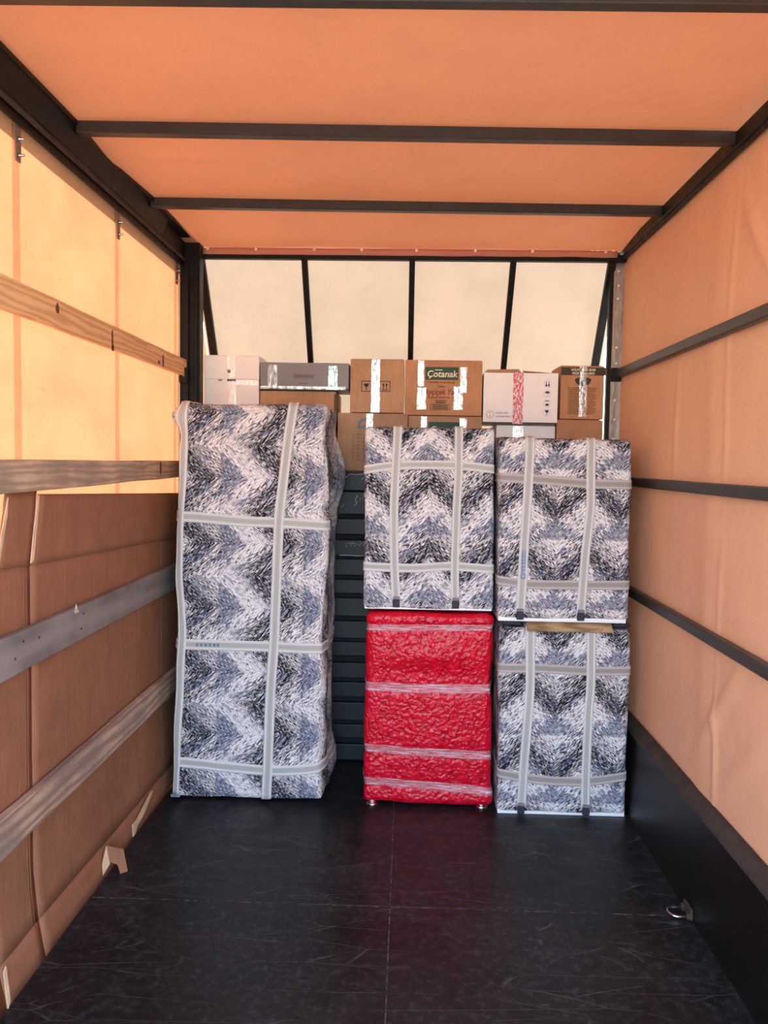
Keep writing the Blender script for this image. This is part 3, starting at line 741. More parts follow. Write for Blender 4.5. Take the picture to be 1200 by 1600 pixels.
        hs = [0.4, 1.0, 0.55, 0.9, 0.9, 0.55, 1.0, 0.4] if prof else [0.3, 1.6, 0.8, 2.2, 0.9, 2.6, 0.7, 1.8, 0.3]
        bm = bmesh.new(); uvl = bm.loops.layers.uv.new('UVMap'); T = []; B = []; ln = 0; lens = []
        e = Vector((1, 0, 0)) if across == 'x' else Vector((0, 0, 1))
        for i, p in enumerate(Q):
            if i: ln += (p-Q[i-1]).length
            lens.append(ln); tr = []; br = []
            for o_, h in zip(offs, hs):
                q = p + e*o_*width
                tr.append(bm.verts.new(s.at(q, lift+thick*h)[0])); br.append(bm.verts.new(s.at(q, lift-0.004)[0]))
            T.append(tr); B.append(br)
        m = len(offs)
        def F(vv, uvs):
            f = bm.faces.new(vv); f.smooth = True
            for l, t in zip(f.loops, uvs): l[uvl].uv = t
        sc = 1.0 if prof else 1.0
        for i in range(len(Q)-1):
            for k in range(m-1):
                ua, ub = offs[k]+0.5, offs[k+1]+0.5
                if not prof: ua, ub = ua*width, ub*width
                quv = [(ua, lens[i]), (ub, lens[i]), (ub, lens[i+1]), (ua, lens[i+1])]
                F([T[i][k], T[i][k+1], T[i+1][k+1], T[i+1][k]], quv)
                F([B[i][k+1], B[i][k], B[i+1][k], B[i+1][k+1]], [quv[1], quv[0], quv[3], quv[2]])
            for k in (0, m-1):
                u_ = 0.0 if k == 0 else 1.0
                F([T[i][k], B[i][k], B[i+1][k], T[i+1][k]], [(u_, lens[i])]*2 + [(u_, lens[i+1])]*2)
        bm.faces.new(T[0]+B[0][::-1]); bm.faces.new(T[-1][::-1]+B[-1])
        bmesh.ops.recalc_face_normals(bm, faces=bm.faces)
        me = bpy.data.meshes.new(name); bm.to_mesh(me); bm.free()
        return link(name, me, mat, s.root)
    def vstrap(s, pts, width, mat, name='vertical_strap', over=True, lift=0.004):
        """pts: (X across the truck, height above the thing's base) from the top down"""
        F = -s.D/2
        path = [(s.upos(X, z), F, z) for X, z in pts]
        if over:
            u = path[0][0]; path = [(u, s.D/2-0.02, s.H), (u, F+s.r, s.H), (u, F+s.r*0.3, s.H), (u, F, s.H-s.r*0.3)] + path
        return s.ribbon(name, path, width, 'x', mat, lift)
    def hstrap(s, pts, width, mat, name='horizontal_strap', lift=0.002, prof=True, thick=0.003):
        F = -s.D/2; zl, zr = pts[0][1], pts[-1][1]
        path = [(-s.W/2, s.D/2-0.03, zl), (-s.W/2, F+s.r, zl), (-s.W/2, F+s.r*0.3, zl), (-s.W/2+s.r*0.3, F, zl)]
        path += [(s.upos(X, z), F, z) for X, z in pts if abs(s.upos(X, z)) < s.W/2-s.r*0.5]
        path += [(s.W/2-s.r*0.3, F, zr), (s.W/2, F+s.r*0.3, zr), (s.W/2, F+s.r, zr), (s.W/2, s.D/2-0.03, zr)]
        return s.ribbon(name, path, width, 'z', mat, lift, thick, 0.02, prof)
    def local(s, X, z, out=0.0):
        p, n = s.at((s.upos(X, z), -s.D/2, z), out); return p

# tall wardrobe
w = Wrap('wrapped_wardrobe', 'tall wardrobe wrapped in a blue and white printed moving cover by the left wall', -1.085, -0.362, -1.056, -0.348, 3.585, 0.47, 0.0, 1.865, 0.045, 0.010,
         bumps=((-0.36, -0.20, 1.79, 0.05, 0.10, 0.05, 0.040), (0.36, 0.19, 1.52, 0.08, 0.16, 0.16, 0.055), (0.36, 0.06, 0.12, 0.08, 0.14, 0.09, 0.030), (0.36, 0.0, 1.75, 0.05, 0.3, 0.06, -0.02),
                (-0.36, -0.23, 1.72, 0.03, 0.05, 0.04, -0.012)), hem=0.016, cat='wardrobe')
w.cover('fabric_wardrobe')
w.hstrap([(-1.073, 1.338), (-0.95, 1.335), (-0.832, 1.325), (-0.72, 1.318), (-0.598, 1.318), (-0.347, 1.306)], 0.048, 'strap_light')
w.hstrap([(-1.079, 0.746), (-0.83, 0.745), (-0.593, 0.742), (-0.372, 0.738)], 0.048, 'strap_light')
w.hstrap([(-1.086, 0.190), (-0.95, 0.182), (-0.828, 0.170), (-0.70, 0.162), (-0.589, 0.160), (-0.45, 0.168), (-0.381, 0.182)], 0.048, 'strap_light')
w.vstrap([(-1.022, 1.79), (-1.020, 1.70), (-1.028, 1.50), (-1.042, 1.335), (-1.046, 1.06), (-1.028, 0.78), (-1.034, 0.72), (-1.044, 0.467), (-1.060, 0.19), (-1.066, 0.03)], 0.045, 'strap_light', lift=0.0055)
w.vstrap([(-0.520, 1.84), (-0.548, 1.66), (-0.575, 1.40), (-0.583, 1.32), (-0.590, 1.07), (-0.600, 0.78), (-0.618, 0.478), (-0.625, 0.176), (-0.634, 0.02)], 0.046, 'strap_light', lift=0.0055)
for X, mat in ((-1.066, 'grey_webbing'), (-0.634, 'grey_webbing')):
    c = w.local(X, 0.022); box('strap_end', c.x-0.022, c.x+0.022, c.y-0.006, c.y+0.004, 0.020, 0.034, mat, w.root, 0.002)
pB = w.at((w.W/2, -w.D/2+0.16, 1.305), 0.004)[0]
box('strap_buckle', pB.x-0.004, pB.x+0.008, pB.y-0.02, pB.y+0.02, pB.z-0.022, pB.z+0.022, 'dark_webbing', w.root, 0.002)
for k, X in enumerate((-0.955, -0.935, -0.915, -0.895, -0.875, -0.858)):
    c = w.local(X, 0.746, 0.007); box('faded_stamp', c.x-0.006, c.x+0.005, c.y-0.001, c.y+0.001, c.z-0.006, c.z+0.007, 'ink_teal', w.root)

def buckle(wr, X, z, big=0.032):
    c = wr.local(X, z, 0.006)
    b = box('strap_buckle', c.x-big/2, c.x+big/2, c.y-0.009, c.y+0.004, c.z-0.026, c.z+0.012, 'dark_webbing', wr.root, 0.003)
    box('buckle_tab', c.x-big/2+0.001, c.x+big/2-0.001, c.y-0.011, c.y-0.002, c.z+0.011, c.z+0.024, 'grey_webbing', b, 0.002)

# red cabinet under the middle one
RZ = 0.915
rw = Wrap('red_wrapped_cabinet', 'cabinet in shiny red bubble wrap with clear film bands, on chrome feet', -0.190, 0.422, -0.186, 0.414, 3.59, 0.52, 0.0, RZ, 0.035, 0.007,
          bumps=((0, -0.26, 0.72, 0.16, 0.1, 0.05, 0.012), (0, -0.26, 0.62, 0.4, 0.1, 0.05, -0.010), (0, -0.26, 0.565, 0.6, 0.6, 0.02, -0.008), (0, -0.26, 0.263, 0.6, 0.6, 0.02, -0.008),
                 (0, -0.26, 0.106, 0.6, 0.6, 0.02, -0.008), (0.29, -0.26, 0.05, 0.05, 0.1, 0.05, 0.012), (0, -0.26, 0.847, 0.6, 0.6, 0.015, -0.008), (0, -0.26, 0.895, 0.6, 0.05, 0.03, 0.008)),
          hem=0.014, cat='cabinet', zb=0.002)
rw.cover('bubble_red', 'bubble_wrap')
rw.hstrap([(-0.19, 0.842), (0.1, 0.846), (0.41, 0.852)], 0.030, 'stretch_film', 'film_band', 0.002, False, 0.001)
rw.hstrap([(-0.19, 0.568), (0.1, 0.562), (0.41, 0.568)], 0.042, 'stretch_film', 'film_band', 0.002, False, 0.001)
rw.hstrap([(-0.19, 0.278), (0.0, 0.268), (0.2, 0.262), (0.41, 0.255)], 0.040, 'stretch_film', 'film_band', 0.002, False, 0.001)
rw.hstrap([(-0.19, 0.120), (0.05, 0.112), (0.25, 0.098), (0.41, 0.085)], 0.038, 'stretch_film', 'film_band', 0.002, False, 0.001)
for fx_, fy_ in ((-0.255, -0.215), (0.255, -0.215), (-0.255, 0.20), (0.255, 0.20)):
    lathe('foot', [(0.030, 0.0), (0.031, 0.004), (0.027, 0.008), (0.022, 0.010), (0.022, 0.06)], (0, 0, 1), (fx_, fy_, 0.0), 'chrome', rw.root, 20)

# middle upper cabinet, standing on the red one
MZ = RZ + 0.012
mw = Wrap('wrapped_cabinet', 'printed-cover wrapped cabinet standing on the red one', -0.196, 0.408, -0.200, 0.394, 3.60, 0.50, MZ, 0.835, 0.018, 0.004, hem=0.004, cat='cabinet', zb=-0.004)
mw.cover('fabric_mid')
box('cabinet_base', -mw.W/2+0.006, mw.W/2-0.010, -mw.D/2+0.009, mw.D/2-0.01, 0.0, 0.03, 'white_melamine', mw.root, 0.002)
h = lambda z: z - MZ
mw.hstrap([(-0.193, h(1.563)), (-0.12, h(1.578)), (-0.035, h(1.588)), (0.06, h(1.591)), (0.18, h(1.592)), (0.28, h(1.588)), (0.396, h(1.575))], 0.040, 'strap_light')
mw.hstrap([(-0.193, h(1.123)), (-0.042, h(1.118)), (0.06, h(1.120)), (0.19, h(1.133)), (0.407, h(1.121))], 0.040, 'strap_light')
mw.vstrap([(-0.048, h(1.73)), (-0.055, h(1.56)), (-0.060, h(1.376)), (-0.055, h(1.18)), (-0.050, h(1.08)), (-0.042, h(0.965))], 0.040, 'strap_light', lift=0.0055)
mw.vstrap([(0.228, h(1.73)), (0.231, h(1.56)), (0.224, h(1.38)), (0.222, h(1.09)), (0.228, h(0.965))], 0.038, 'strap_light', lift=0.0055)
buckle(mw, -0.042, h(0.963)); buckle(mw, 0.229, h(0.963))

# right lower and upper cabinets
lw = Wrap('wrapped_cabinet', 'printed-cover wrapped cabinet on the floor in the right corner', 0.436, 1.024, 0.424, 1.024, 3.555, 0.52, 0.0, 0.866, 0.022, 0.004, hem=0.005, cat='cabinet', zb=-0.002,
          bumps=((0.27, -0.26, 0.83, 0.05, 0.08, 0.05, -0.006),))
lw.cover('fabric_right')
box('cabinet_base', -lw.W/2+0.006, lw.W/2-0.010, -lw.D/2+0.009, lw.D/2-0.01, 0.0, 0.024, 'white_melamine', lw.root, 0.002)
lw.hstrap([(0.423, 0.678), (0.602, 0.680), (0.72, 0.676), (0.843, 0.672), (1.026, 0.676)], 0.042, 'strap_taupe')
lw.hstrap([(0.427, 0.192), (0.50, 0.182), (0.558, 0.170), (0.70, 0.160), (0.833, 0.163), (0.93, 0.175), (1.026, 0.192)], 0.042, 'strap_taupe')
lw.vstrap([(0.566, 0.845), (0.572, 0.60), (0.568, 0.50), (0.552, 0.22), (0.546, 0.035)], 0.042, 'strap_light', lift=0.0055)
lw.vstrap([(0.838, 0.845), (0.845, 0.60), (0.838, 0.50), (0.834, 0.22), (0.836, 0.035)], 0.040, 'strap_light', lift=0.0055)
buckle(lw, 0.544, 0.034); buckle(lw, 0.838, 0.034)
UZ = 0.892
uw = Wrap('wrapped_cabinet', 'printed-cover wrapped cabinet on top of the right corner stack', 0.414, 1.006, 0.402, 1.000, 3.555, 0.52, UZ, 0.828, 0.024, 0.004, hem=0.004, cat='cabinet', zb=0.000,
          bumps=((-0.26, 0.0, 0.81, 0.05, 0.3, 0.05, 0.010),))
uw.cover('fabric_right')
box('cabinet_base', -uw.W/2+0.008, uw.W/2-0.014, -uw.D/2+0.009, uw.D/2-0.01, 0.0, 0.022, 'white_melamine', uw.root, 0.002)
h = lambda z: z - UZ
uw.hstrap([(0.402, h(1.540)), (0.578, h(1.534)), (0.70, h(1.526)), (0.816, h(1.518)), (1.002, h(1.517))], 0.042, 'strap_taupe')
uw.hstrap([(0.411, h(1.078)), (0.49, h(1.068)), (0.534, h(1.061)), (0.805, h(1.063)), (1.009, h(1.067))], 0.042, 'strap_taupe')
uw.vstrap([(0.542, h(1.69)), (0.539, h(1.54)), (0.534, h(1.40)), (0.525, h(1.17)), (0.522, h(1.05)), (0.518, h(0.93))], 0.042, 'strap_light', lift=0.0055)
uw.vstrap([(0.812, h(1.69)), (0.814, h(1.54)), (0.818, h(1.40)), (0.800, h(1.20)), (0.794, h(1.06)), (0.788, h(0.93))], 0.040, 'strap_light', lift=0.0055)
buckle(uw, 0.516, h(0.928)); buckle(uw, 0.788, h(0.928))
# faded blue stamp down the strap of the upper right cabinet
def blue(x0, x1, z0, z1):
    c = uw.local((x0+x1)/2, (z0+z1)/2, 0.0095)
    box('blue_stamp', c.x-(x1-x0)/2, c.x+(x1-x0)/2, c.y-0.001, c.y+0.0012, c.z-(z1-z0)/2, c.z+(z1-z0)/2, 'ink_blue', uw.root)
for x in (0.520, 0.532): blue(x-0.0014, x+0.0014, h(1.105), h(1.215))
for z in (1.108, 1.128, 1.142, 1.158, 1.172, 1.190): blue(0.518, 0.534, h(z-0.0014), h(z+0.0014))
blue(0.516, 0.519, h(1.090), h(1.106)); blue(0.532, 0.535, h(1.090), h(1.106)); blue(0.516, 0.535, h(1.088), h(1.092))

# strip of timber between the two right cabinets
stick = empty('timber_strip', (0.738, 3.60, 0.876)); tag(stick, 'thin rough timber strip between the two right wrapped cabinets', 'timber')
bm = bmesh.new()
for a, b, y0_, y1_ in ((-0.192, 0.190, -0.055, 0.05),):
    add_box(bm, a, b, y0_, y1_, 0.0, 0.0140, 0.003)
for v in bm.verts: v.co.z += 0.0015*nz(v.co.x*20, v.co.y*9, 1); v.co.x += 0.006*nz(v.co.y*30, v.co.z*50, 3)
from_bm('strip_body', bm, 'stick_wood', stick)
box('strip_lip', -0.190, 0.186, -0.070, -0.057, -0.022, 0.0120, 'stick_wood', stick, 0.003)
prism('splinter', [(0.13, -0.078, -0.020), (0.192, -0.078, -0.012), (0.180, -0.077, 0.012), (0.15, -0.076, 0.006)], (0, 0.009, 0), 'stick_wood', stick)
sp = box('packing_wad', 0.20, 0.275, -0.05, 0.04, 0.0, 0.016, 'dark_webbing', stick, 0.006)
sp = box('packing_wad', -0.30, -0.215, -0.05, 0.04, 0.0, 0.016, 'dark_webbing', stick, 0.006)

# ------------------------------------------------------------------ cartons on the over-cab platform
dg_cache = []
def text_mesh(s, size, align='LEFT', shear=0.0, bold=0.0, sx=1.0):
    cu = bpy.data.curves.new('lettering', 'FONT'); cu.body = s; cu.size = size; cu.align_x = align; cu.shear = shear
    cu.offset = bold; cu.extrude = 0.0003; cu.resolution_u = 3
    o = bpy.data.objects.new('lettering_tmp', cu); COL.objects.link(o)
    dg = bpy.context.evaluated_depsgraph_get()
    me = bpy.data.meshes.new_from_object(o.evaluated_get(dg))
    bpy.data.objects.remove(o); bpy.data.curves.remove(cu)
    me.materials.clear()
    for v in me.vertices: v.co = Vector((v.co.x*sx, -v.co.z, v.co.y))
    return me

class Carton:
    def __init__(s, name, label, x0, x1, z0, z1, yf, depth, mat, rz=0.0, bulge=0.006, cat='carton'):
        s.W, s.H, s.D = x1-x0, z1-z0, depth
        s.root = empty(name, ((x0+x1)/2, yf+depth/2, z0), rz); tag(s.root, label, cat, 'cartons on the over-cab platform')
        bm = bmesh.new(); W2, D2 = s.W/2, depth/2; n = 8
        # box whose walls bow out a little, lid seam down the top
        cache = {}
        def V(i, j, k):
            if (i, j, k) not in cache:
                x, y, z = -W2+s.W*i/n, -D2+depth*j/n, s.H*k/n
                b = bulge
                fx_, fy_, fz_ = math.sin(math.pi*i/n), math.sin(math.pi*j/n), math.sin(math.pi*k/n)
                if i in (0, n): x += (1 if i else -1)*(0.0015*fy_*fz_)
                if j == n: y += b*fx_*fz_
                if k == n: z += 0.4*b*fx_*fy_ + 0.002*nz(x*9, y*9, z0*7)
                cache[(i, j, k)] = bm.verts.new((x, y, z))
            return cache[(i, j, k)]
        for a in range(n):
            for b in range(n):
                for q in ([(a, 0, b), (a+1, 0, b), (a+1, 0, b+1), (a, 0, b+1)], [(a, n, b), (a, n, b+1), (a+1, n, b+1), (a+1, n, b)],
                          [(0, a, b), (0, a, b+1), (0, a+1, b+1), (0, a+1, b)], [(n, a, b), (n, a+1, b), (n, a+1, b+1), (n, a, b+1)],
                          [(a, b, 0), (a, b+1, 0), (a+1, b+1, 0), (a+1, b, 0)], [(a, b, n), (a+1, b, n), (a+1, b+1, n), (a, b+1, n)]):
                    bm.faces.new([V(*c) for c in q])
        s.body = from_bm('body', bm, mat, s.root)
        s.yf = -D2
    def plate(s, name, x, z, w, h_, mat, off=0.0012, parent=None, th=0.0012):
        """x, z: lower-left corner from the carton's own lower-left front corner"""
        return box(name, -s.W/2+x, -s.W/2+x+w, s.yf-off, s.yf-off+th, z, z+h_, mat, parent or s.root)
    def shape(s, name, pts, mat, off=0.0012, parent=None):
        return prism(name, [(-s.W/2+a, s.yf-off, b) for a, b in pts], (0, 0.001, 0), mat, parent or s.root)
    def text(s, t, x, z, size, mat, align='LEFT', shear=0.0, bold=0.0, sx=1.0, off=0.0014, name='lettering', parent=None):
        me = text_mesh(t, size, align, shear, bold, sx)
        for v in me.vertices: v.co += Vector((-s.W/2+x, s.yf-off, z))
        return link(name, me, mat, parent or s.root)
    def tape(s, x, w, z0, z1, mat='clear_tape', top=0.0, off=0.0026, under=0.0):
        """strip of tape down the front, optionally folded over the top"""
        bm = bmesh.new(); n = 14; F = []
        path = []
        if top: path += [(s.yf+top, s.H+0.0035), (s.yf+0.004, s.H+0.0032)]
        for i in range(n+1): path.append((s.yf-off-0.0006*abs(nz(i*1.7, x*9, 1)), lerp(z1 if not top else s.H+0.001, z0, i/n)))
        bm2 = []
        for i, (y, z) in enumerate(path):
            dx = 0.002*nz(i*0.8, x*7, 4)
            bm2.append([bm.verts.new((-s.W/2+x+dx, y, z)), bm.verts.new((-s.W/2+x+w/2+dx, y-0.0006, z)), bm.verts.new((-s.W/2+x+w+dx, y, z))])
        for i in range(len(bm2)-1):
            for k in range(2): bm.faces.new((bm2[i][k], bm2[i][k+1], bm2[i+1][k+1], bm2[i+1][k]))
        return from_bm('tape', bm, mat, s.root)
    def lid(s, mat, open_=0.0):
        """two top flaps meeting in the middle"""
        W2, D2 = s.W/2, s.D/2
        for sg in (-1, 1):
            prism('top_flap', [(-W2+0.002, sg*0.0015, s.H+0.003), (W2-0.002, sg*0.0015, s.H+0.003), (W2-0.002, sg*(D2-0.001), s.H+0.0005), (-W2+0.002, sg*(D2-0.001), s.H+0.0005)], (0, 0, 0.003), mat, s.root)

PZ = 1.5525
F0 = 4.195
def glass_icon(c, x, z, sz, mat, par=None):      # fragile wine glass
    c.shape('glass_mark', [(x-0.36*sz, z+0.95*sz), (x+0.36*sz, z+0.95*sz), (x+0.30*sz, z+0.62*sz), (x+0.06*sz, z+0.42*sz), (x+0.05*sz, z+0.12*sz), (x+0.26*sz, z+0.05*sz), (x-0.26*sz, z+0.05*sz), (x-0.05*sz, z+0.12*sz), (x-0.06*sz, z+0.42*sz), (x-0.30*sz, z+0.62*sz)], mat, 0.0014, par)
def arrow_icon(c, x, z, sz, mat, par=None):      # one up arrow
    c.shape('arrow_mark', [(x-0.06*sz, z), (x+0.06*sz, z), (x+0.06*sz, z+0.55*sz), (x+0.20*sz, z+0.5*sz), (x, z+0.95*sz), (x-0.20*sz, z+0.5*sz), (x-0.06*sz, z+0.55*sz)], mat, 0.0014, par)
def frame_icon(c, x0, z0, w_, h_, t_, mat):
    for a, b, d, e in ((x0, z0, w_, t_), (x0, z0+h_-t_, w_, t_), (x0, z0+t_, t_, h_-2*t_), (x0+w_-t_, z0+t_, t_, h_-2*t_)):
        c.plate('frame_line', a, b, d, e, mat)

# lower row first
cA = Carton('carton', 'plain brown carton half hidden behind the tall wardrobe, under the grey case', -0.785, -0.385, PZ, 1.962, F0, 0.34, 'card_tan'); cA.lid('card_tan')
cA.plate('side_edge', 0.392, 0.0, 0.007, 0.40, 'card_dark_edge')
cW0 = Carton('carton', 'white carton at the far left with a lidded carton on top', -1.082, -0.792, PZ, 1.80, F0, 0.32, 'card_white'); cW0.lid('card_white')
cB = Carton('carton', 'tan carton with teal and orange emblem and ruled table', -0.373, -0.004, PZ, 1.852, F0, 0.36, 'card_pale'); cB.lid('card_pale')
for r_, c0, m_ in ((0.034, 0.14, 'ink_teal'), (0.022, 0.15, 'ink_orange')):
    pts = [(c0+r_*math.cos(math.radians(a)), 0.240+r_*math.sin(math.radians(a))) for a in range(70, 181, 11)] + [(c0+r_*0.62*math.cos(math.radians(a)), 0.240+r_*0.62*math.sin(math.radians(a))) for a in range(180, 69, -11)]
    cB.shape('emblem', pts, m_)
cB.plate('emblem', 0.105, 0.222, 0.018, 0.016, 'ink_teal'); cB.plate('emblem', 0.126, 0.224, 0.02, 0.014, 'ink_teal')
for i in range(8): cB.plate('table_line', 0.080, 0.055+i*0.0195, 0.06, 0.0016, 'ink_brown')
for x in (0.080, 0.108, 0.139): cB.plate('table_line', x, 0.055, 0.0016, 0.138, 'ink_brown')
cB.tape(0.150, 0.035, 0.18, 0.30)
cC = Carton('carton', 'brown carton with a green brand plate, under the sunflower oil carton', 0.000, 0.384, PZ, 1.842, F0, 0.36, 'card_pale'); cC.lid('card_pale')
cC.plate('green_plate', 0.105, 0.200, 0.165, 0.062, 'ink_green')
cC.text('\u00c7otanak', 0.115, 0.212, 0.040, 'ink_cream', 'LEFT', 0.12, 0.0006, 1.05, 0.0026)
cC.tape(0.065, 0.03, 0.15, 0.29, 'clear_tape'); cC.tape(0.268, 0.036, 0.17, 0.283, 'clear_tape')
cD = Carton('carton', 'white carton sealed with tape, under the white symbol carton', 0.462, 0.768, PZ, 1.800, F0+0.01, 0.34, 'card_white'); cD.lid('card_white')
cD.tape(0.085, 0.055, 0.12, 0.247, 'clear_tape')
cE = Carton('carton', 'plain brown carton at the far right of the lower row', 0.775, 1.014, PZ, 1.833, F0, 0.34, 'card_orange'); cE.lid('card_orange')

# upper row
c1 = Carton('lidded_carton', 'white carton with an overlapping lid and small round mark, far left', -1.080, -0.790, 1.8065, 2.142, F0-0.01, 0.25, 'card_white', 0.0, 0.003)
l1 = box('lid', -0.146, 0.147, -0.131, 0.128, 0.215, 0.340, 'card_white', c1.root, 0.003)
lathe('round_mark', [(0.009, 0), (0.011, 0.0008), (0.005, 0.001)], (0, -1, 0), (-0.012, -0.1305, 0.258), 'ink_black', l1, 12)
c1.plate('flap_slot', 0.122, 0.205, 0.045, 0.012, 'card_dark_edge'); c1.plate('flap_slot', 0.075, 0.207, 0.02, 0.007, 'ink_grey')
c1.tape(0.125, 0.045, 0.02, 0.21, 'clear_tape_soft'); tp = c1.plate('tape', 0.165, 0.185, 0.122, 0.024, 'clear_tape_soft', 0.008)
tp = c1.plate('tape', 0.125, 0.222, 0.04, 0.115, 'clear_tape_soft', 0.0085)
c2 = Carton('flat_case', 'flat grey carton with a moulded handle slot, lying on a brown carton', -0.782, -0.318, 1.9695, 2.112, F0-0.015, 0.25, 'card_grey', 0.0, 0.003, 'case')
bm = bmesh.new(); add_box(bm, 0.170-c2.W/2, 0.285-c2.W/2, c2.yf-0.004, c2.yf+0.002, 0.062, 0.086, 0.002)
hd = from_bm('handle_slot', bm, 'card_grey', c2.root)
box('slot_recess', 0.176-c2.W/2, 0.279-c2.W/2, c2.yf-0.0046, c2.yf-0.003, 0.067, 0.081, 'ink_grey', hd)
c2.plate('small_mark', 0.205, 0.032, 0.045, 0.006, 'ink_grey')
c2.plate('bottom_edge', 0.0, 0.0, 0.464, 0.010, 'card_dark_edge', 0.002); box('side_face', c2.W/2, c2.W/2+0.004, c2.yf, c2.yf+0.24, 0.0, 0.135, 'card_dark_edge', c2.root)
c2.tape(0.04, 0.05, 0.012, 0.13, 'clear_tape_soft'); c2.tape(0.358, 0.048, 0.004, 0.128, 'clear_tape_green'); tp = c2.plate('tape', 0.0, 0.004, 0.45, 0.016, 'clear_tape_soft', 0.0032)
c3 = Carton('carton', 'small brown carton with fragile glass and up-arrow symbols', -0.309, -0.028, 1.8595, 2.134, F0-0.005, 0.25, 'card_tan', 0.0, 0.007); c3.lid('card_tan')
frame_icon(c3, 0.058, 0.108, 0.054, 0.056, 0.0035, 'ink_black'); glass_icon(c3, 0.084, 0.116, 0.036, 'ink_black')
frame_icon(c3, 0.154, 0.108, 0.056, 0.056, 0.0035, 'ink_black')
arrow_icon(c3, 0.174, 0.122, 0.034, 'ink_black'); arrow_icon(c3, 0.190, 0.122, 0.034, 'ink_black'); c3.plate('arrow_mark', 0.166, 0.116, 0.032, 0.004, 'ink_black')
c3.tape(0.110, 0.045, 0.0, 0.27, top=0.2)
c4 = Carton('carton', 'orange-brown sunflower oil carton with green brand plate and barcode', -0.022, 0.380, 1.8495, 2.132, F0-0.005, 0.25, 'card_orange', 0.0, 0.006); c4.lid('card_orange')
gp = c4.plate('green_plate', 0.108, 0.186, 0.168, 0.062, 'ink_green')
c4.plate('plate_edge', 0.106, 0.184, 0.172, 0.066, 'ink_dark_olive', 0.0008, gp, 0.0006)
c4.text('\u00c7otanak', 0.192, 0.199, 0.047, 'ink_cream', 'CENTER', 0.12, 0.0008, 0.98, 0.0026)
c4.plate('plate_mark', 0.155, 0.233, 0.04, 0.004, 'ink_cream', 0.0026)
c4.text('bu lezzetin, en lezzetli ya\u011f\u0131', 0.190, 0.168, 0.0125, 'ink_red', 'CENTER', 0.15, 0.0003)
c4.text('Rafine', 0.190, 0.145, 0.015, 'ink_red', 'CENTER', 0.15, 0.0003)
c4.text('Ay\u00e7i\u00e7ek Ya\u011f\u0131', 0.192, 0.108, 0.042, 'ink_red', 'CENTER', 0.2, 0.0006, 0.82)
c4.text('Refined sunflower oil', 0.190, 0.088, 0.0165, 'ink_red', 'CENTER', 0.2, 0.0003)
c4.plate('barcode_line', 0.158, 0.074, 0.062, 0.004, 'ink_dark_olive'); c4.plate('barcode_line', 0.160, 0.064, 0.056, 0.005, 'ink_dark_olive')
frame_icon(c4, 0.134, 0.028, 0.104, 0.030, 0.002, 'ink_dark_olive')
for k in range(22): c4.plate('barcode_bar', 0.146+k*0.0038, 0.031, (0.0016, 0.0026, 0.0011)[k*7 % 3], 0.024, 'ink_dark_olive')
c4.tape(0.064, 0.046, 0.030, 0.142, 'clear_tape'); c4.tape(0.066, 0.032, 0.150, 0.27, 'clear_tape', top=0.15)
c4.tape(0.256, 0.046, 0.030, 0.150, 'clear_tape'); c4.tape(0.288, 0.034, 0.12, 0.25, 'clear_tape')
c5 = Carton('carton', 'white carton with round handling symbols and red printed tape', 0.390, 0.772, 1.8085, 2.072, F0-0.03, 0.26, 'card_white', math.radians(-1.2), 0.004)
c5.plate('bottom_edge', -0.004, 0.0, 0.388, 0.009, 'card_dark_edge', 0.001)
prism('top_flap', [(-0.19, -0.128, 0.2655), (0.0, -0.128, 0.2655), (0.0, -0.02, 0.296), (-0.165, -0.02, 0.292)], (0, 0.002, -0.003), 'card_tan', c5.root)
prism('top_flap', [(0.02, -0.128, 0.2655), (0.19, -0.128, 0.2655), (0.17, -0.02, 0.277), (0.02, -0.02, 0.288)], (0, 0.002, -0.003), 'card_brown', c5.root)
prism('top_flap', [(-0.19, 0.128, 0.2655), (0.19, 0.128, 0.2655), (0.18, 0.01, 0.270), (-0.18, 0.01, 0.270)], (0, 0.002, -0.003), 'card_brown', c5.root)
c5.tape(0.152, 0.052, 0.0, 0.262, 'red_tape', top=0.10)
def ring_icon(c, x, z, r, t_, mat):
    n = 24; o = [(x+r*math.cos(k*2*math.pi/n), z+r*math.sin(k*2*math.pi/n)) for k in range(n)]
    bm = bmesh.new(); A = []; B = []
    for k in range(n):
        a = k*2*math.pi/n
        A.append(bm.verts.new((-c.W/2+x+r*math.cos(a), c.yf-0.0012, z+r*math.sin(a)))); B.append(bm.verts.new((-c.W/2+x+(r-t_)*math.cos(a), c.yf-0.0012, z+(r-t_)*math.sin(a))))
    for k in range(n): bm.faces.new((A[k], A[(k+1) % n], B[(k+1) % n], B[k]))
    return from_bm('ring_mark', bm, mat, c.root)
ring_icon(c5, 0.036, 0.048, 0.019, 0.0018, 'ink_grey'); c5.plate('ring_dot', 0.0335, 0.053, 0.005, 0.004, 'ink_black'); c5.plate('ring_dot', 0.0335, 0.038, 0.005, 0.004, 'ink_black')
c5.text('ACIZU SUD', 0.064, 0.052, 0.0125, 'ink_grey', bold=0.0002); c5.text('A-PN-82/74613', 0.064, 0.034, 0.0125, 'ink_grey', bold=0.0002)
for k, z in enumerate((0.208, 0.158, 0.108, 0.062)): ring_icon(c5, 0.328, z, 0.0185, 0.0008, 'ink_grey')
for dx in (-0.0065, 0.0065): c5.shape('handling_mark', [(0.328+dx-0.005, 0.196), (0.328+dx+0.005, 0.196), (0.328+dx+0.004, 0.206), (0.328+dx+0.001, 0.209), (0.328+dx+0.0025, 0.216), (0.328+dx, 0.221), (0.328+dx-0.0025, 0.216), (0.328+dx-0.001, 0.209), (0.328+dx-0.004, 0.206)], 'ink_navy')
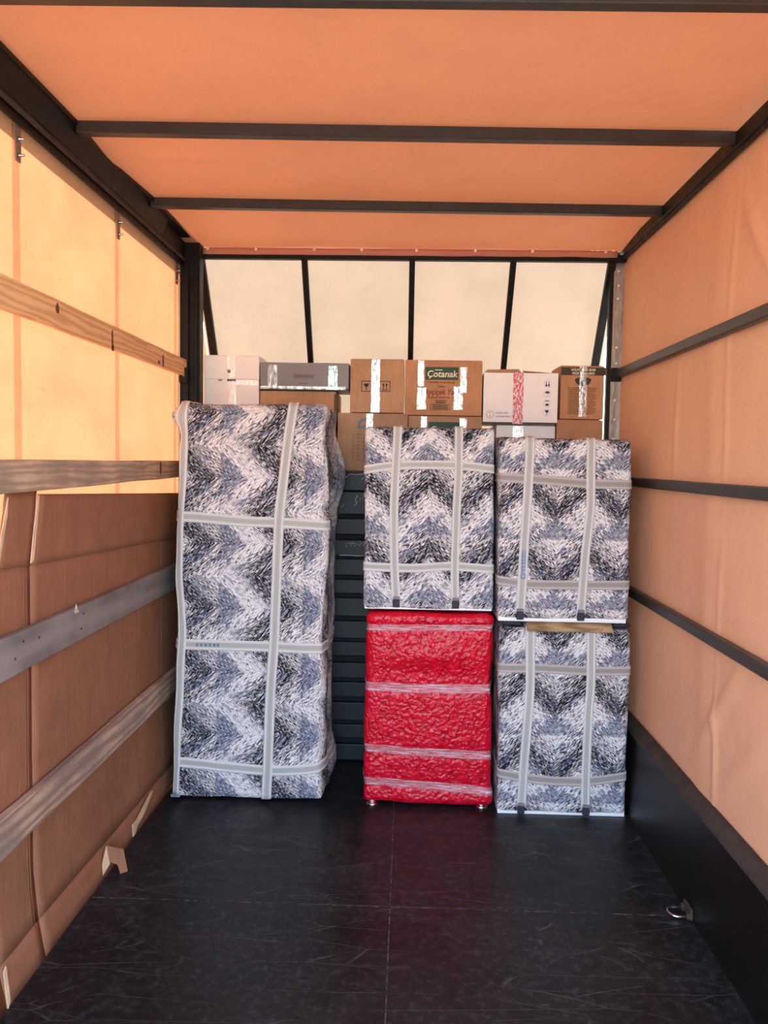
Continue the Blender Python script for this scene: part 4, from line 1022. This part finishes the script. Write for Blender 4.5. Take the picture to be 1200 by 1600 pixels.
c5.shape('handling_mark', [(0.328+0.0125*math.cos(math.radians(a)), 0.160+0.011*math.sin(math.radians(a))) for a in range(0, 181, 15)], 'ink_navy'); c5.plate('handling_mark', 0.3272, 0.146, 0.0016, 0.016, 'ink_navy')
c5.plate('handling_mark', 0.3195, 0.096, 0.017, 0.011, 'ink_navy'); c5.plate('handling_mark', 0.3185, 0.118, 0.019, 0.004, 'ink_navy'); glass_icon(c5, 0.328, 0.048, 0.027, 'ink_navy')
c6 = Carton('carton', 'brown carton with dark header band and paragraph of print, far right', 0.786, 1.010, 1.8405, 2.112, F0-0.005, 0.25, 'card_orange', math.radians(1.0), 0.004); c6.lid('card_orange')
hb = c6.plate('header_band', 0.0, 0.226, 0.230, 0.040, 'ink_dark_olive')
c6.text('HOLPS TURK BOIK', 0.115, 0.2485, 0.0165, 'ink_cream', 'CENTER', 0, 0.0004, 0.92, 0.0026); c6.text('DEZE YAZILLEKD', 0.115, 0.2305, 0.0165, 'ink_cream', 'CENTER', 0, 0.0004, 0.92, 0.0026)
c6.shape('oval_emblem', [(0.115+0.044*math.cos(a*math.pi/12)*(1 if math.sin(a*math.pi/12) > 0 else 0.9), 0.200+0.030*math.sin(a*math.pi/12)*(0.55 if math.sin(a*math.pi/12) > 0 else 1)) for a in range(24)], 'ink_dark_olive')
for k in range(16):
    z = 0.158 - k*0.0088; L_ = 0.145 - (0.012 if k % 4 == 3 else 0.0) - 0.008*abs(nz(k*1.3, 0, 0))
    c6.plate('print_line', 0.040 + (0.014 if k == 0 else 0), z, L_-(0.014 if k == 0 else 0), 0.0042, 'ink_brown')
c6.plate('print_bullet', 0.038, 0.156, 0.008, 0.007, 'ink_brown')
c6.tape(0.096, 0.040, 0.012, 0.268, top=0.2)

# ------------------------------------------------------------------ tie-down ring on the right
dr = empty('tie_down_ring', (1.03, 2.772, 0.0)); tag(dr, 'small steel tie-down ring at the foot of the right board', 'tie-down ring')
pts = [(-0.002, 0.030, 0.014)] + [(-0.045, 0.030, 0.012)] + [(-0.045-0.026*math.sin(a*math.pi/8), 0.002+0.028*math.cos(a*math.pi/8), 0.011) for a in range(1, 8)] + [(-0.045, -0.026, 0.010), (-0.002, -0.026, 0.012)]
tube('ring', pts, 0.0060, 'steel', dr, 8)
bm = bmesh.new(); add_box(bm, -0.006, 0.006, -0.036, 0.040, 0.0, 0.042, 0.004); add_box(bm, -0.016, 0.004, 0.020, 0.040, 0.002, 0.026, 0.003); add_box(bm, -0.016, 0.004, -0.034, -0.016, 0.002, 0.024, 0.003)
from_bm('bracket', bm, 'dusty_cap', dr)
